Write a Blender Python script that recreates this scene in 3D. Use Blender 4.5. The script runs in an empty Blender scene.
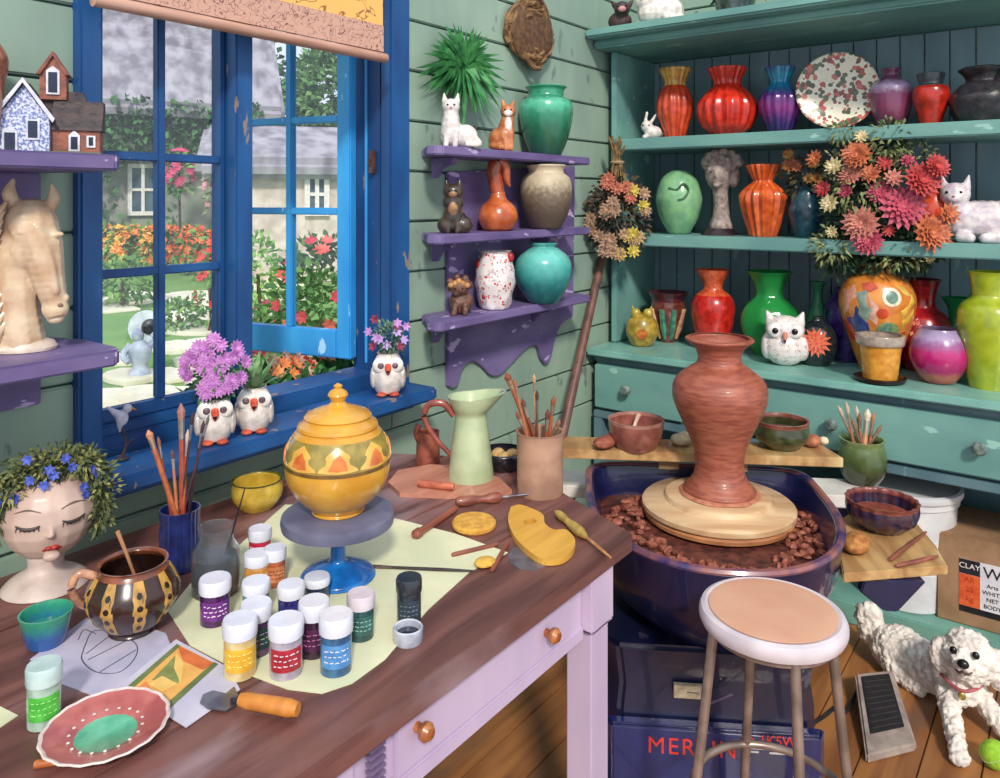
import bpy, bmesh, math, random
from mathutils import Vector, Matrix, noise
R = random.Random(7)
SC = bpy.context.scene
COL = SC.collection
PI = math.pi
# ---------------------------------------------------------------- camera
F = 781.0
EYE = Vector((0, 0, 1.45))
FW = Vector((.7976, .6032, 0)); RT = Vector((.6032, -.7976, 0))
cam = bpy.data.cameras.new('camera'); cam.sensor_width = 36; cam.lens = 36*F/1000
cam.shift_y = -.189; cam.clip_end = 300; cam.clip_start = .02
co = bpy.data.objects.new('camera', cam); COL.objects.link(co)
co.location = EYE
co.rotation_euler = (PI/2, 0, math.atan2(FW.y, FW.x) - PI/2)
SC.camera = co

def ray(px, py): return FW + RT*((px-500)/F) + Vector((0, 0, (200-py)/F))
def onz(px, py, z):                      # point of a horizontal plane
    d = ray(px, py); return EYE + d*((z-EYE.z)/d.z)
def onX(px, X, z):
    d = ray(px, 200); p = EYE + d*(X/d.x); p.z = z; return p
def onY(px, Y, z):
    d = ray(px, 200); p = EYE + d*(Y/d.y); p.z = z; return p
def atd(px, t, z):
    p = EYE + ray(px, 200)*t; p.z = z; return p
def depth(p): return (p-EYE).dot(FW)
def sc_(p): return depth(p)/F
def facing(p):
    d = p-EYE; return math.atan2(d.y, d.x) - PI/2

# ---------------------------------------------------------------- materials
def lin(h):
    if isinstance(h, str):
        h = h.lstrip('#'); c = [int(h[i:i+2], 16)/255 for i in (0, 2, 4)]
    else: c = list(h)
    return tuple((x/12.92 if x <= .04045 else ((x+.055)/1.055)**2.4) for x in c) + (1,)
_mc = {}
def mat(c, c2=None, sc=30, rough=.5, bump=0, bsc=None, metal=0, coat=0, stretch=None, k=.5, w=.25, det=3, emis=0):
    key = (c, c2, sc, rough, bump, bsc, metal, coat, stretch, k, w, det, emis)
    if key in _mc: return _mc[key]
    m = bpy.data.materials.new('m_'+str(len(_mc))); m.use_nodes = True
    nt = m.node_tree; b = nt.nodes['Principled BSDF']
    b.inputs['Roughness'].default_value = rough; b.inputs['Metallic'].default_value = metal
    b.inputs['Coat Weight'].default_value = coat; b.inputs['Coat Roughness'].default_value = .12
    tc = nt.nodes.new('ShaderNodeTexCoord'); mp = nt.nodes.new('ShaderNodeMapping')
    nt.links.new(tc.outputs['Object'], mp.inputs['Vector'])
    if stretch: mp.inputs['Scale'].default_value = stretch
    if c2 is None:
        a = lin(c); c2v = tuple(x*.72 for x in a[:3]) + (1,)
    else: c2v = lin(c2)
    n = nt.nodes.new('ShaderNodeTexNoise'); n.inputs['Scale'].default_value = sc; n.inputs['Detail'].default_value = det
    nt.links.new(mp.outputs[0], n.inputs['Vector'])
    r = nt.nodes.new('ShaderNodeValToRGB'); r.color_ramp.elements[0].position = k-w/2; r.color_ramp.elements[1].position = k+w/2
    r.color_ramp.elements[0].color = lin(c); r.color_ramp.elements[1].color = c2v
    nt.links.new(n.outputs['Fac'], r.inputs['Fac']); nt.links.new(r.outputs['Color'], b.inputs['Base Color'])
    if bump:
        n2 = nt.nodes.new('ShaderNodeTexNoise'); n2.inputs['Scale'].default_value = bsc or sc*2; n2.inputs['Detail'].default_value = 4
        nt.links.new(mp.outputs[0], n2.inputs['Vector'])
        bp = nt.nodes.new('ShaderNodeBump'); bp.inputs['Strength'].default_value = min(1, bump); bp.inputs['Distance'].default_value = .004
        nt.links.new(n2.outputs['Fac'], bp.inputs['Height']); nt.links.new(bp.outputs[0], b.inputs['Normal'])
    if emis:
        nt.links.new(r.outputs['Color'], b.inputs['Emission Color']); b.inputs['Emission Strength'].default_value = emis
    _mc[key] = m
    return m
def spots(base, cols, sc=60, thr=.45, rough=.3, coat=.4):
    """printed pattern: coloured voronoi blotches on a base glaze"""
    m = bpy.data.materials.new('m_spots'); m.use_nodes = True
    nt = m.node_tree; b = nt.nodes['Principled BSDF']; b.inputs['Roughness'].default_value = rough; b.inputs['Coat Weight'].default_value = coat
    tc = nt.nodes.new('ShaderNodeTexCoord')
    v = nt.nodes.new('ShaderNodeTexVoronoi'); v.inputs['Scale'].default_value = sc
    nt.links.new(tc.outputs['Object'], v.inputs['Vector'])
    n = nt.nodes.new('ShaderNodeTexNoise'); n.inputs['Scale'].default_value = sc*.3; nt.links.new(tc.outputs['Object'], n.inputs['Vector'])
    sp = nt.nodes.new('ShaderNodeSeparateColor'); nt.links.new(v.outputs['Color'], sp.inputs[0])
    r = nt.nodes.new('ShaderNodeValToRGB'); r.color_ramp.interpolation = 'CONSTANT'
    e = r.color_ramp.elements; e[0].position = 0; e[0].color = lin(cols[0]); e[1].position = 1/len(cols); e[1].color = lin(cols[1 % len(cols)])
    for i in range(2, len(cols)):
        q = e.new(i/len(cols)); q.color = lin(cols[i])
    nt.links.new(sp.outputs[0], r.inputs['Fac'])
    m1 = nt.nodes.new('ShaderNodeMath'); m1.operation = 'LESS_THAN'; m1.inputs[1].default_value = thr
    a = nt.nodes.new('ShaderNodeMath'); a.operation = 'SUBTRACT'
    nt.links.new(v.outputs['Distance'], a.inputs[0])
    a2 = nt.nodes.new('ShaderNodeMath'); a2.operation = 'MULTIPLY_ADD'; a2.inputs[1].default_value = 2.2; a2.inputs[2].default_value = -1.1
    nt.links.new(n.outputs['Fac'], a2.inputs[0]); nt.links.new(a2.outputs[0], a.inputs[1])
    nt.links.new(a.outputs[0], m1.inputs[0])
    mx = nt.nodes.new('ShaderNodeMix'); mx.data_type = 'RGBA'; mx.inputs['A'].default_value = lin(base)
    nt.links.new(m1.outputs[0], mx.inputs['Factor']); nt.links.new(r.outputs['Color'], mx.inputs['B'])
    nt.links.new(mx.outputs['Result'], b.inputs['Base Color'])
    return m
def wood(c1, c2, axis='X', sc=14, rough=.45, c3=None, plank=0, coat=.1):
    """grain stretched along an axis, wear patches c3, optional plank joints every plank metres across Y"""
    m = bpy.data.materials.new('m_wood'); m.use_nodes = True
    nt = m.node_tree; b = nt.nodes['Principled BSDF']; b.inputs['Roughness'].default_value = rough; b.inputs['Coat Weight'].default_value = coat
    tc = nt.nodes.new('ShaderNodeTexCoord'); mp = nt.nodes.new('ShaderNodeMapping')
    mp.inputs['Scale'].default_value = {'X': (.12, 1, 1), 'Y': (1, .12, 1), 'Z': (1, 1, .12)}[axis]
    nt.links.new(tc.outputs['Object'], mp.inputs['Vector'])
    n = nt.nodes.new('ShaderNodeTexNoise'); n.inputs['Scale'].default_value = sc*2; n.inputs['Detail'].default_value = 6; n.inputs['Distortion'].default_value = .6
    nt.links.new(mp.outputs[0], n.inputs['Vector'])
    r = nt.nodes.new('ShaderNodeValToRGB'); r.color_ramp.elements[0].position = .38; r.color_ramp.elements[1].position = .62
    r.color_ramp.elements[0].color = lin(c1); r.color_ramp.elements[1].color = lin(c2)
    nt.links.new(n.outputs['Fac'], r.inputs['Fac']); out = r.outputs['Color']
    if c3:
        n3 = nt.nodes.new('ShaderNodeTexNoise'); n3.inputs['Scale'].default_value = 3.2; n3.inputs['Detail'].default_value = 5
        mp3 = nt.nodes.new('ShaderNodeMapping'); mp3.inputs['Scale'].default_value = (.6, 2.2, 1) if axis == 'X' else (1, 1, 1)
        nt.links.new(tc.outputs['Object'], mp3.inputs['Vector']); nt.links.new(mp3.outputs[0], n3.inputs['Vector'])
        r3 = nt.nodes.new('ShaderNodeValToRGB'); r3.color_ramp.elements[0].position = .55; r3.color_ramp.elements[1].position = .68
        nt.links.new(n3.outputs['Fac'], r3.inputs['Fac'])
        mx = nt.nodes.new('ShaderNodeMix'); mx.data_type = 'RGBA'; mx.inputs['B'].default_value = lin(c3)
        nt.links.new(r3.outputs['Color'], mx.inputs['Factor']); nt.links.new(out, mx.inputs['A']); out = mx.outputs['Result']
    nt.links.new(out, b.inputs['Base Color'])
    bp = nt.nodes.new('ShaderNodeBump'); bp.inputs['Strength'].default_value = .3; bp.inputs['Distance'].default_value = .002
    nt.links.new(n.outputs['Fac'], bp.inputs['Height']); nt.links.new(bp.outputs[0], b.inputs['Normal'])
    return m
def worn(c1, c2, chip, amt=.62, sc=9, rough=.5, coat=0, stretch=(1, 1, .35)):
    """painted wood with chipped wear"""
    m = bpy.data.materials.new('m_worn'); m.use_nodes = True
    nt = m.node_tree; b = nt.nodes['Principled BSDF']; b.inputs['Roughness'].default_value = rough; b.inputs['Coat Weight'].default_value = coat
    tc = nt.nodes.new('ShaderNodeTexCoord'); mp = nt.nodes.new('ShaderNodeMapping'); mp.inputs['Scale'].default_value = stretch
    nt.links.new(tc.outputs['Object'], mp.inputs['Vector'])
    n = nt.nodes.new('ShaderNodeTexNoise'); n.inputs['Scale'].default_value = sc; n.inputs['Detail'].default_value = 4
    nt.links.new(mp.outputs[0], n.inputs['Vector'])
    r = nt.nodes.new('ShaderNodeValToRGB'); r.color_ramp.elements[0].position = .35; r.color_ramp.elements[1].position = .65
    r.color_ramp.elements[0].color = lin(c1); r.color_ramp.elements[1].color = lin(c2)
    nt.links.new(n.outputs['Fac'], r.inputs['Fac'])
    n3 = nt.nodes.new('ShaderNodeTexNoise'); n3.inputs['Scale'].default_value = sc*3; n3.inputs['Detail'].default_value = 8
    nt.links.new(mp.outputs[0], n3.inputs['Vector'])
    r3 = nt.nodes.new('ShaderNodeValToRGB'); r3.color_ramp.elements[0].position = amt; r3.color_ramp.elements[1].position = amt+.02
    nt.links.new(n3.outputs['Fac'], r3.inputs['Fac'])
    mx = nt.nodes.new('ShaderNodeMix'); mx.data_type = 'RGBA'; mx.inputs['B'].default_value = lin(chip)
    nt.links.new(r3.outputs['Color'], mx.inputs['Factor']); nt.links.new(r.outputs['Color'], mx.inputs['A'])
    nt.links.new(mx.outputs['Result'], b.inputs['Base Color'])
    bp = nt.nodes.new('ShaderNodeBump'); bp.inputs['Strength'].default_value = .25; bp.inputs['Distance'].default_value = .003
    nt.links.new(n3.outputs['Fac'], bp.inputs['Height']); nt.links.new(bp.outputs[0], b.inputs['Normal'])
    return m
def pane_mat():
    m = bpy.data.materials.new('m_pane'); m.use_nodes = True
    nt = m.node_tree; nt.nodes.remove(nt.nodes['Principled BSDF'])
    t = nt.nodes.new('ShaderNodeBsdfTransparent'); t.inputs[0].default_value = (.97, .98, 1, 1)
    g = nt.nodes.new('ShaderNodeBsdfGlossy'); g.inputs['Roughness'].default_value = .03
    mx = nt.nodes.new('ShaderNodeMixShader'); mx.inputs[0].default_value = .05
    nt.links.new(t.outputs[0], mx.inputs[1]); nt.links.new(g.outputs[0], mx.inputs[2])
    nt.links.new(mx.outputs[0], nt.nodes['Material Output'].inputs['Surface'])
    return m
def glassy(c, rough=.08, trans=.6):
    m = bpy.data.materials.new('m_glass'); m.use_nodes = True
    b = m.node_tree.nodes['Principled BSDF']; b.inputs['Base Color'].default_value = lin(c)
    b.inputs['Roughness'].default_value = rough; b.inputs['Transmission Weight'].default_value = trans; b.inputs['IOR'].default_value = 1.35
    return m

# ---------------------------------------------------------------- mesh builder
def interp(pts, n=5):
    """catmull-rom through a list of tuples"""
    if len(pts) < 3: return list(pts)
    P = [Vector(p) for p in pts]; out = []
    for i in range(len(P)-1):
        p0 = P[i-1] if i else P[0]*2-P[1]; p1, p2 = P[i], P[i+1]; p3 = P[i+2] if i+2 < len(P) else P[-1]*2-P[-2]
        for k in range(n):
            t = k/n
            out.append(.5*((2*p1)+(p2-p0)*t+(2*p0-5*p1+4*p2-p3)*t*t+(3*p1-p0-3*p2+p3)*t**3))
    out.append(P[-1]); return out
class M:
    def __init__(s, k=1.0): s.v = []; s.f = []; s.m = []; s.k = k; s.mi = 0; s.T = Matrix()
    def add(s, vs, fs, mi=None):
        o = len(s.v)
        for p in vs: s.v.append((s.T @ Vector(p))*s.k)
        for f in fs: s.f.append(tuple(i+o for i in f)); s.m.append(s.mi if mi is None else mi)
        return s
    def box(s, x0, x1, y0, y1, z0, z1):
        return s.add([(x0,y0,z0),(x1,y0,z0),(x1,y1,z0),(x0,y1,z0),(x0,y0,z1),(x1,y0,z1),(x1,y1,z1),(x0,y1,z1)],
                     [(0,3,2,1),(4,5,6,7),(0,1,5,4),(1,2,6,5),(2,3,7,6),(3,0,4,7)])
    def prism(s, poly, z0, z1, plane='XY'):
        n = len(poly)
        def q(a, b, c): return {'XY': (a, b, c), 'XZ': (a, c, b), 'YZ': (c, a, b)}[plane]
        vs = [q(p[0], p[1], z0) for p in poly] + [q(p[0], p[1], z1) for p in poly]
        return s.add(vs, [tuple(range(n))[::-1], tuple(range(n, 2*n))] + [(i, (i+1) % n, n+(i+1) % n, n+i) for i in range(n)])
    def lathe(s, prof, seg=32, ribs=0, amp=0, bands=None, cap=True, squash=1, wob=0, twist=0):
        n = len(prof); vs = []; fs = []; ms = []
        zmax = max(p[1] for p in prof) or 1
        for (r, z) in prof:
            for k in range(seg):
                a = 2*PI*k/seg; rr = r
                if ribs: rr = r*(1+amp*math.cos(ribs*(a+twist*z/zmax)))
                if wob: rr += wob*noise.noise(Vector((math.cos(a)*2, math.sin(a)*2, z*.1)))
                vs.append((rr*math.cos(a), rr*math.sin(a)*squash, z))
        for i in range(n-1):
            zz = (prof[i][1]+prof[i+1][1])/2; mi = s.mi
            if bands:
                for th, idx in bands:
                    if zz >= th: mi = idx
            for k in range(seg):
                k2 = (k+1) % seg
                fs.append((i*seg+k, i*seg+k2, (i+1)*seg+k2, (i+1)*seg+k)); ms.append(mi)
        if cap:
            fs.append(tuple(range(seg))[::-1]); ms.append(ms[0]); fs.append(tuple((n-1)*seg+k for k in range(seg))); ms.append(ms[-1])
        o = len(s.v)
        for p in vs: s.v.append((s.T @ Vector(p))*s.k)
        for f, mi in zip(fs, ms): s.f.append(tuple(i+o for i in f)); s.m.append(mi)
        return s
    def tube(s, pts, r, seg=8, smooth=0):
        if smooth and len(pts) > 2:
            if isinstance(r, (list, tuple)):
                q = interp([(*p, rr) for p, rr in zip(pts, r)], smooth) if False else None
                m_ = len(pts); L = (m_-1)*smooth+1
                rs = [r[min(m_-1, int(i/smooth))]+(r[min(m_-1, int(i/smooth)+1)]-r[min(m_-1, int(i/smooth))])*((i % smooth)/smooth) for i in range(L)]
                r = rs
            pts = interp(pts, smooth)
        P = [Vector(p) for p in pts]; n = len(P)
        if not isinstance(r, (list, tuple)): r = [r]*n
        vs = []; up = None
        for i, p in enumerate(P):
            d = (P[min(i+1, n-1)]-P[max(i-1, 0)]).normalized()
            if up is None:
                up = Vector((0, 0, 1)) if abs(d.z) < .9 else Vector((1, 0, 0))
            x = up.cross(d)
            if x.length < 1e-4: x = Vector((1, 0, 0)).cross(d)
            x.normalize(); y = d.cross(x); up = y if False else up
            for k in range(seg):
                a = 2*PI*k/seg; vs.append(p+(x*math.cos(a)+y*math.sin(a))*r[i])
        fs = [(i*seg+k, i*seg+(k+1) % seg, (i+1)*seg+(k+1) % seg, (i+1)*seg+k) for i in range(n-1) for k in range(seg)]
        fs += [tuple(range(seg))[::-1], tuple((n-1)*seg+k for k in range(seg))]
        return s.add(vs, fs)
    def ell(s, c, r, seg=14, rings=9, rot=None):
        if not isinstance(r, (list, tuple)): r = (r, r, r)
        c = Vector(c); vs = []
        Q = rot or Matrix()
        for i in range(1, rings):
            t = PI*i/rings
            for k in range(seg):
                a = 2*PI*k/seg
                vs.append(c+Q @ Vector((r[0]*math.sin(t)*math.cos(a), r[1]*math.sin(t)*math.sin(a), r[2]*math.cos(t))))
        vs.append(c+Q @ Vector((0, 0, r[2]))); vs.append(c-Q @ Vector((0, 0, r[2])))
        t, b = len(vs)-2, len(vs)-1
        fs = [((i*seg+k), (i+1)*seg+k, (i+1)*seg+(k+1) % seg, i*seg+(k+1) % seg) for i in range(rings-2) for k in range(seg)]
        fs += [(t, k, (k+1) % seg) for k in range(seg)] + [(b, (rings-2)*seg+(k+1) % seg, (rings-2)*seg+k) for k in range(seg)]
        return s.add(vs, fs)
    def leaf(s, p, d, l, w, droop=.2, side=None, mi=None):
        p = Vector(p); d = Vector(d).normalized()
        sd = side or d.cross(Vector((R.uniform(-1, 1), R.uniform(-1, 1), R.uniform(-1, 1))))
        if sd.length < 1e-3: sd = Vector((1, 0, 0))
        sd = sd.normalized(); nn = sd.cross(d)
        a = p+d*l*.45+sd*w*.5+nn*w*.15; b = p+d*l*.45-sd*w*.5+nn*w*.15; t = p+d*l+Vector((0, 0, -droop*l)); mid = p+d*l*.5
        return s.add([p, a, t, b, mid], [(0, 1, 4), (1, 2, 4), (0, 4, 3), (4, 2, 3)], mi)
    def petals(s, c, nrm, r, n=8, w=.5, cup=.3, mi=None):
        nrm = Vector(nrm).normalized(); x = nrm.orthogonal().normalized(); y = nrm.cross(x); ph = R.uniform(0, 6)
        for k in range(n):
            a = ph+2*PI*k/n; d = x*math.cos(a)+y*math.sin(a)
            s.leaf(c, d+nrm*cup, r, r*w, 0, side=nrm.cross(d), mi=mi)
        return s
def link(name, me, mats, parent=None, smooth=True):
    for m_ in (mats if isinstance(mats, (list, tuple)) else [mats]): me.materials.append(m_)
    o = bpy.data.objects.new(name, me); COL.objects.link(o)
    if parent: o.parent = parent
    return o
def obj(name, m, mats, parent=None, bevel=0, smooth=True, ang=.7):
    me = bpy.data.meshes.new(name); me.from_pydata([tuple(v) for v in m.v], [], m.f); me.update()
    for i, p in enumerate(me.polygons): p.material_index = m.m[i]
    o = link(name, me, mats, parent)
    bm = bmesh.new(); bm.from_mesh(me)
    bmesh.ops.recalc_face_normals(bm, faces=bm.faces)
    if bevel:
        es = [e for e in bm.edges if len(e.link_faces) == 2 and e.calc_face_angle(0) > .6]
        bmesh.ops.bevel(bm, geom=es, offset=bevel, segments=2, affect='EDGES', clamp_overlap=True)
    for e in bm.edges:
        if len(e.link_faces) == 2: e.smooth = e.calc_face_angle(0) < ang
    for f in bm.faces: f.smooth = smooth
    bm.to_mesh(me); bm.free()
    return o
def tag(o, label, cat, group=None, kind=None):
    o['label'] = label; o['category'] = cat
    if group: o['group'] = group
    if kind: o['kind'] = kind
    return o
def thing(name, label, cat, loc=(0, 0, 0), rz=0, group=None):
    o = bpy.data.objects.new(name, None); COL.objects.link(o); o.empty_display_size = .02
    o.location = loc; o.rotation_euler = (0, 0, rz); return tag(o, label, cat, group)
def struct(o): o['kind'] = 'structure'; return o
def sculpt(name, parts, mats, parent, k, vox=1.2, it=4, fur=0, fsc=.3):
    """one continuous body: ellipsoids and tapered limbs fused (voxel remesh), units scaled by k"""
    m = M()
    for p in parts:
        if p[0] == 'e': m.ell(p[1], p[2], 16, 10, p[3] if len(p) > 3 else None)
        else:                                      # limb through points with radii
            pts, rs = interp(p[1], 4) if len(p[1]) > 2 else [Vector(q) for q in p[1]], p[2]
            n = len(pts)
            full = []
            for i in range(n):
                u = i/(n-1)*(len(rs)-1); a = min(len(rs)-2, int(u)) if len(rs) > 1 else 0
                full.append(rs[a]+(rs[min(a+1, len(rs)-1)]-rs[a])*(u-a))
            # spheres strung densely
            for i in range(n-1):
                L = (pts[i+1]-pts[i]).length; st = max(1, int(L/(max(.4, min(full[i], full[i+1]))*.6)))
                for j in range(st+1):
                    t = j/st; m.ell(pts[i].lerp(pts[i+1], t), full[i]+(full[i+1]-full[i])*t, 10, 7)
    me = bpy.data.meshes.new(name); me.from_pydata([tuple(v) for v in m.v], [], m.f); me.update()
    t = bpy.data.objects.new('tmp', me); COL.objects.link(t)
    md = t.modifiers.new('r', 'REMESH'); md.mode = 'VOXEL'; md.voxel_size = vox
    sm = t.modifiers.new('s', 'SMOOTH'); sm.factor = .5; sm.iterations = it
    dg = bpy.context.evaluated_depsgraph_get(); dg.update()
    me2 = bpy.data.meshes.new_from_object(t.evaluated_get(dg))
    bpy.data.objects.remove(t); bpy.data.meshes.remove(me)
    me2.name = name
    cos = [v.co.copy() for v in me2.vertices]
    if fur:
        nrm = [v.normal.copy() for v in me2.vertices]
        cos = [c+n_*(noise.fractal(c*fsc, .8, 2.2, 4)*fur) for c, n_ in zip(cos, nrm)]
    me2.vertices.foreach_set('co', [x*k for c in cos for x in c]); me2.update()
    for p in me2.polygons: p.use_smooth = True
    me2.materials.clear()
    return link(name, me2, mats, parent)
def potprof(prof, th=1.6, n=5, inner=.25):
    p = [tuple(v) for v in interp(prof, n)]
    H = max(q[1] for q in p); inn = [(max(.3, r-th), max(z, H*inner)) for r, z in p if z > H*inner][::-1]
    inn = [(inn[0][0], inn[0][1])] + inn[1:]
    return [(max(r, .1), z) for r, z in p] + inn + [(.1, H*inner)]
def vessel(name, label, cat, p, prof, mats, k=None, rz=None, ribs=0, amp=0, bands=None, th=1.6, inner=.25, group=None, part='body', seg=36, wob=0, twist=0, squash=1, n=5):
    """a thing with a lathe-turned body; prof in photo pixels (radius, height)"""
    k = k or sc_(p); T = thing(name, label, cat, p, facing(p) if rz is None else rz, group)
    m = M(k); m.lathe(potprof(prof, th, n, inner), seg if not ribs else max(seg, ribs*6), ribs, amp, bands, wob=wob, twist=twist, squash=squash)
    b = obj(part, m, mats, T)
    return T, k, b
def text(name, s, size, mats, parent, loc, rot, ext=.0006, align='CENTER', bold=0, space=1.0):
    cu = bpy.data.curves.new(name, 'FONT'); cu.body = s; cu.size = size; cu.extrude = ext; cu.align_x = align; cu.align_y = 'CENTER'; cu.offset = bold; cu.space_character = space
    t = bpy.data.objects.new('tmp', cu); COL.objects.link(t)
    dg = bpy.context.evaluated_depsgraph_get(); dg.update()
    me = bpy.data.meshes.new_from_object(t.evaluated_get(dg)); bpy.data.objects.remove(t)
    me.name = name; me.materials.clear()
    o = link(name, me, mats, parent); o.location = loc; o.rotation_euler = rot
    return o

def glaze(stops, k, nz=.12, sc=40, rough=.25, coat=.5, bump=0):
    """glaze running over a body: stops (height in pixels, colour) blended along the body's own height with an uneven edge"""
    m = bpy.data.materials.new('m_glaze'); m.use_nodes = True; nt = m.node_tree; b = nt.nodes['Principled BSDF']
    b.inputs['Roughness'].default_value = rough; b.inputs['Coat Weight'].default_value = coat
    H = stops[-1][0]*k; tc = nt.nodes.new('ShaderNodeTexCoord'); sp = nt.nodes.new('ShaderNodeSeparateXYZ'); nt.links.new(tc.outputs['Object'], sp.inputs[0])
    n = nt.nodes.new('ShaderNodeTexNoise'); n.inputs['Scale'].default_value = sc; n.inputs['Detail'].default_value = 4; nt.links.new(tc.outputs['Object'], n.inputs['Vector'])
    d = nt.nodes.new('ShaderNodeMath'); d.operation = 'DIVIDE'; d.inputs[1].default_value = H; nt.links.new(sp.outputs[2], d.inputs[0])
    a = nt.nodes.new('ShaderNodeMath'); a.operation = 'MULTIPLY_ADD'; a.inputs[1].default_value = nz*2; a.inputs[2].default_value = -nz; nt.links.new(n.outputs['Fac'], a.inputs[0])
    q = nt.nodes.new('ShaderNodeMath'); q.operation = 'ADD'; nt.links.new(d.outputs[0], q.inputs[0]); nt.links.new(a.outputs[0], q.inputs[1])
    r = nt.nodes.new('ShaderNodeValToRGB'); e = r.color_ramp.elements
    e[0].position = stops[0][0]/stops[-1][0]; e[0].color = lin(stops[0][1]); e[1].position = 1; e[1].color = lin(stops[-1][1])
    for z, c in stops[1:-1]:
        w = e.new(z/stops[-1][0]); w.color = lin(c)
    nt.links.new(q.outputs[0], r.inputs[0]); nt.links.new(r.outputs[0], b.inputs['Base Color'])
    if bump:
        bp = nt.nodes.new('ShaderNodeBump'); bp.inputs['Strength'].default_value = bump; bp.inputs['Distance'].default_value = .004
        nt.links.new(n.outputs['Fac'], bp.inputs['Height']); nt.links.new(bp.outputs[0], b.inputs['Normal'])
    return m
# ================================================================ LIGHT
W = bpy.data.worlds.new('world'); SC.world = W; W.use_nodes = True
W.node_tree.nodes['Background'].inputs[0].default_value = (.80, .88, 1, 1)
W.node_tree.nodes['Background'].inputs[1].default_value = 1.12
sn = bpy.data.lights.new('sun', 'SUN'); sn.energy = 3.1; sn.angle = math.radians(7); sn.color = (1, .93, .82)
so = bpy.data.objects.new('sun', sn); COL.objects.link(so)
so.rotation_euler = Vector((.54, .52, -.56)).to_track_quat('-Z', 'Y').to_euler()
SC.view_settings.view_transform = 'Standard'; SC.view_settings.look = 'None'; SC.view_settings.gamma = 1
SC.view_settings.exposure = 0; SC.view_settings.use_curve_mapping = False
# ================================================================ COLOURS
SAGE = worn('#94ab98', '#80978a', '#6d8479', .66, 5, .7)
DARK = mat('#2a3030', '#1d2226', 10, .8)
BLUE = worn('#1a5590', '#113a70', '#8b7a6c', .66, 7, .5)
LBLUE = worn('#3aa0e0', '#2786cc', '#9fd0f0', .68, 8, .4)
PURP = worn('#7c6c9a', '#5c4c7c', '#b9a4cc', .64, 9, .5, stretch=(.4, 1, 1))
TEAL = worn('#76a59c', '#618f8b', '#94c0b6', .66, 6, .5, stretch=(1, .4, 1))
TEALD = worn('#5e7d84', '#4a6672', '#62908f', .68, 6, .6, stretch=(1, 1, .3))
LILAC = worn('#cdb9cf', '#bba6c4', '#a06c48', .70, 6, .55)
TABLE = wood('#7c5049', '#563431', 'X', 10, .5, '#957a7c')
FLOORW = wood('#a9713f', '#7c4c2a', 'X', 7, .55, '#6f5444')
PLANK = wood('#c09a66', '#9c7246', 'Y', 12, .6, '#d8c08c')
WHITE = mat('#ece6dc', '#d6d0cc', 20, .35, coat=.3)
BLACK = mat('#15151a', '#26262e', 20, .4)
KNOBW = mat('#c07a42', '#8e4f28', 60, .35, coat=.3)
CLAY = mat('#b5573a', '#9a4430', 30, .5, bump=.2)
LEAF = mat('#3f7a3a', '#255a2a', 60, .6)
LEAFL = mat('#8fae5a', '#5d8a3c', 60, .6)
NAVY = worn('#171d4a', '#10133a', '#6b4a58', .69, 6, .3, coat=.5)
# ================================================================ SETTING
m = M()
y = -1.6; R1 = random.Random(3)
while y < 1.85:
    m.box(-1.5, 3.6, y+.0015, y+.1285, -.03, 0); y += .13
fl = struct(obj('floor', m, FLOORW, bevel=.002))
m = M(); m.box(-1.5, 3.6, -1.6, 1.85, -.06, -.031); struct(obj('floor_underlay', m, DARK))
WX0, WX1, WZ0, WZ1 = .795, 1.70, .88, 2.25
def boards(name, axis, c0, c1, d0, d1, holes, pitch, zmax, mt, z0=0):
    """horizontal shiplap boards between c0 and c1, real grooves, holes cut"""
    m = M(); z = z0
    while z < zmax:
        za, zb = z+.003, min(z+pitch, zmax)-.003
        segs = [(c0, c1)]
        for (h0, h1, hz0, hz1) in holes:
            if zb > hz0 and za < hz1: segs = [(a, b) for s in segs for a, b in ((s[0], min(s[1], h0)), (max(s[0], h1), s[1])) if b > a+.001]
        for (h0, h1, hz0, hz1) in holes:
            if za < hz0 < zb: m.box(h0, h1, d0, d1, za, hz0-.001)
            if za < hz1 < zb: m.box(h0, h1, d0, d1, hz1+.001, zb)
        for a, b in segs:
            if axis == 'X': m.box(a, b, d0, d1, za, zb)
            else: m.box(d0, d1, a, b, za, zb)
        z += pitch
    return obj(name, m, mt, bevel=.004)
struct(boards('wall_left', 'X', -1.5, 3.42, 1.70, 1.715, [(WX0, WX1, WZ0, WZ1)], .158, 2.75, SAGE, z0=-.04))
m = M()
for a, b, c, d in ((-1.5, WX0, 0, 2.75), (WX1, 3.42, 0, 2.75), (WX0, WX1, 0, WZ0), (WX0, WX1, WZ1, 2.75)): m.box(a, b, 1.716, 1.84, c, d)
struct(obj('wall_left_core', m, mat('#5e7a70', rough=.8)))
struct(boards('wall_right', 'Y', -1.6, 1.70, 3.405, 3.42, [], .158, 2.75, SAGE, z0=-.04))
m = M(); m.box(3.421, 3.5, -1.6, 1.84, 0, 2.75); struct(obj('wall_right_core', m, DARK))
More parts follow.
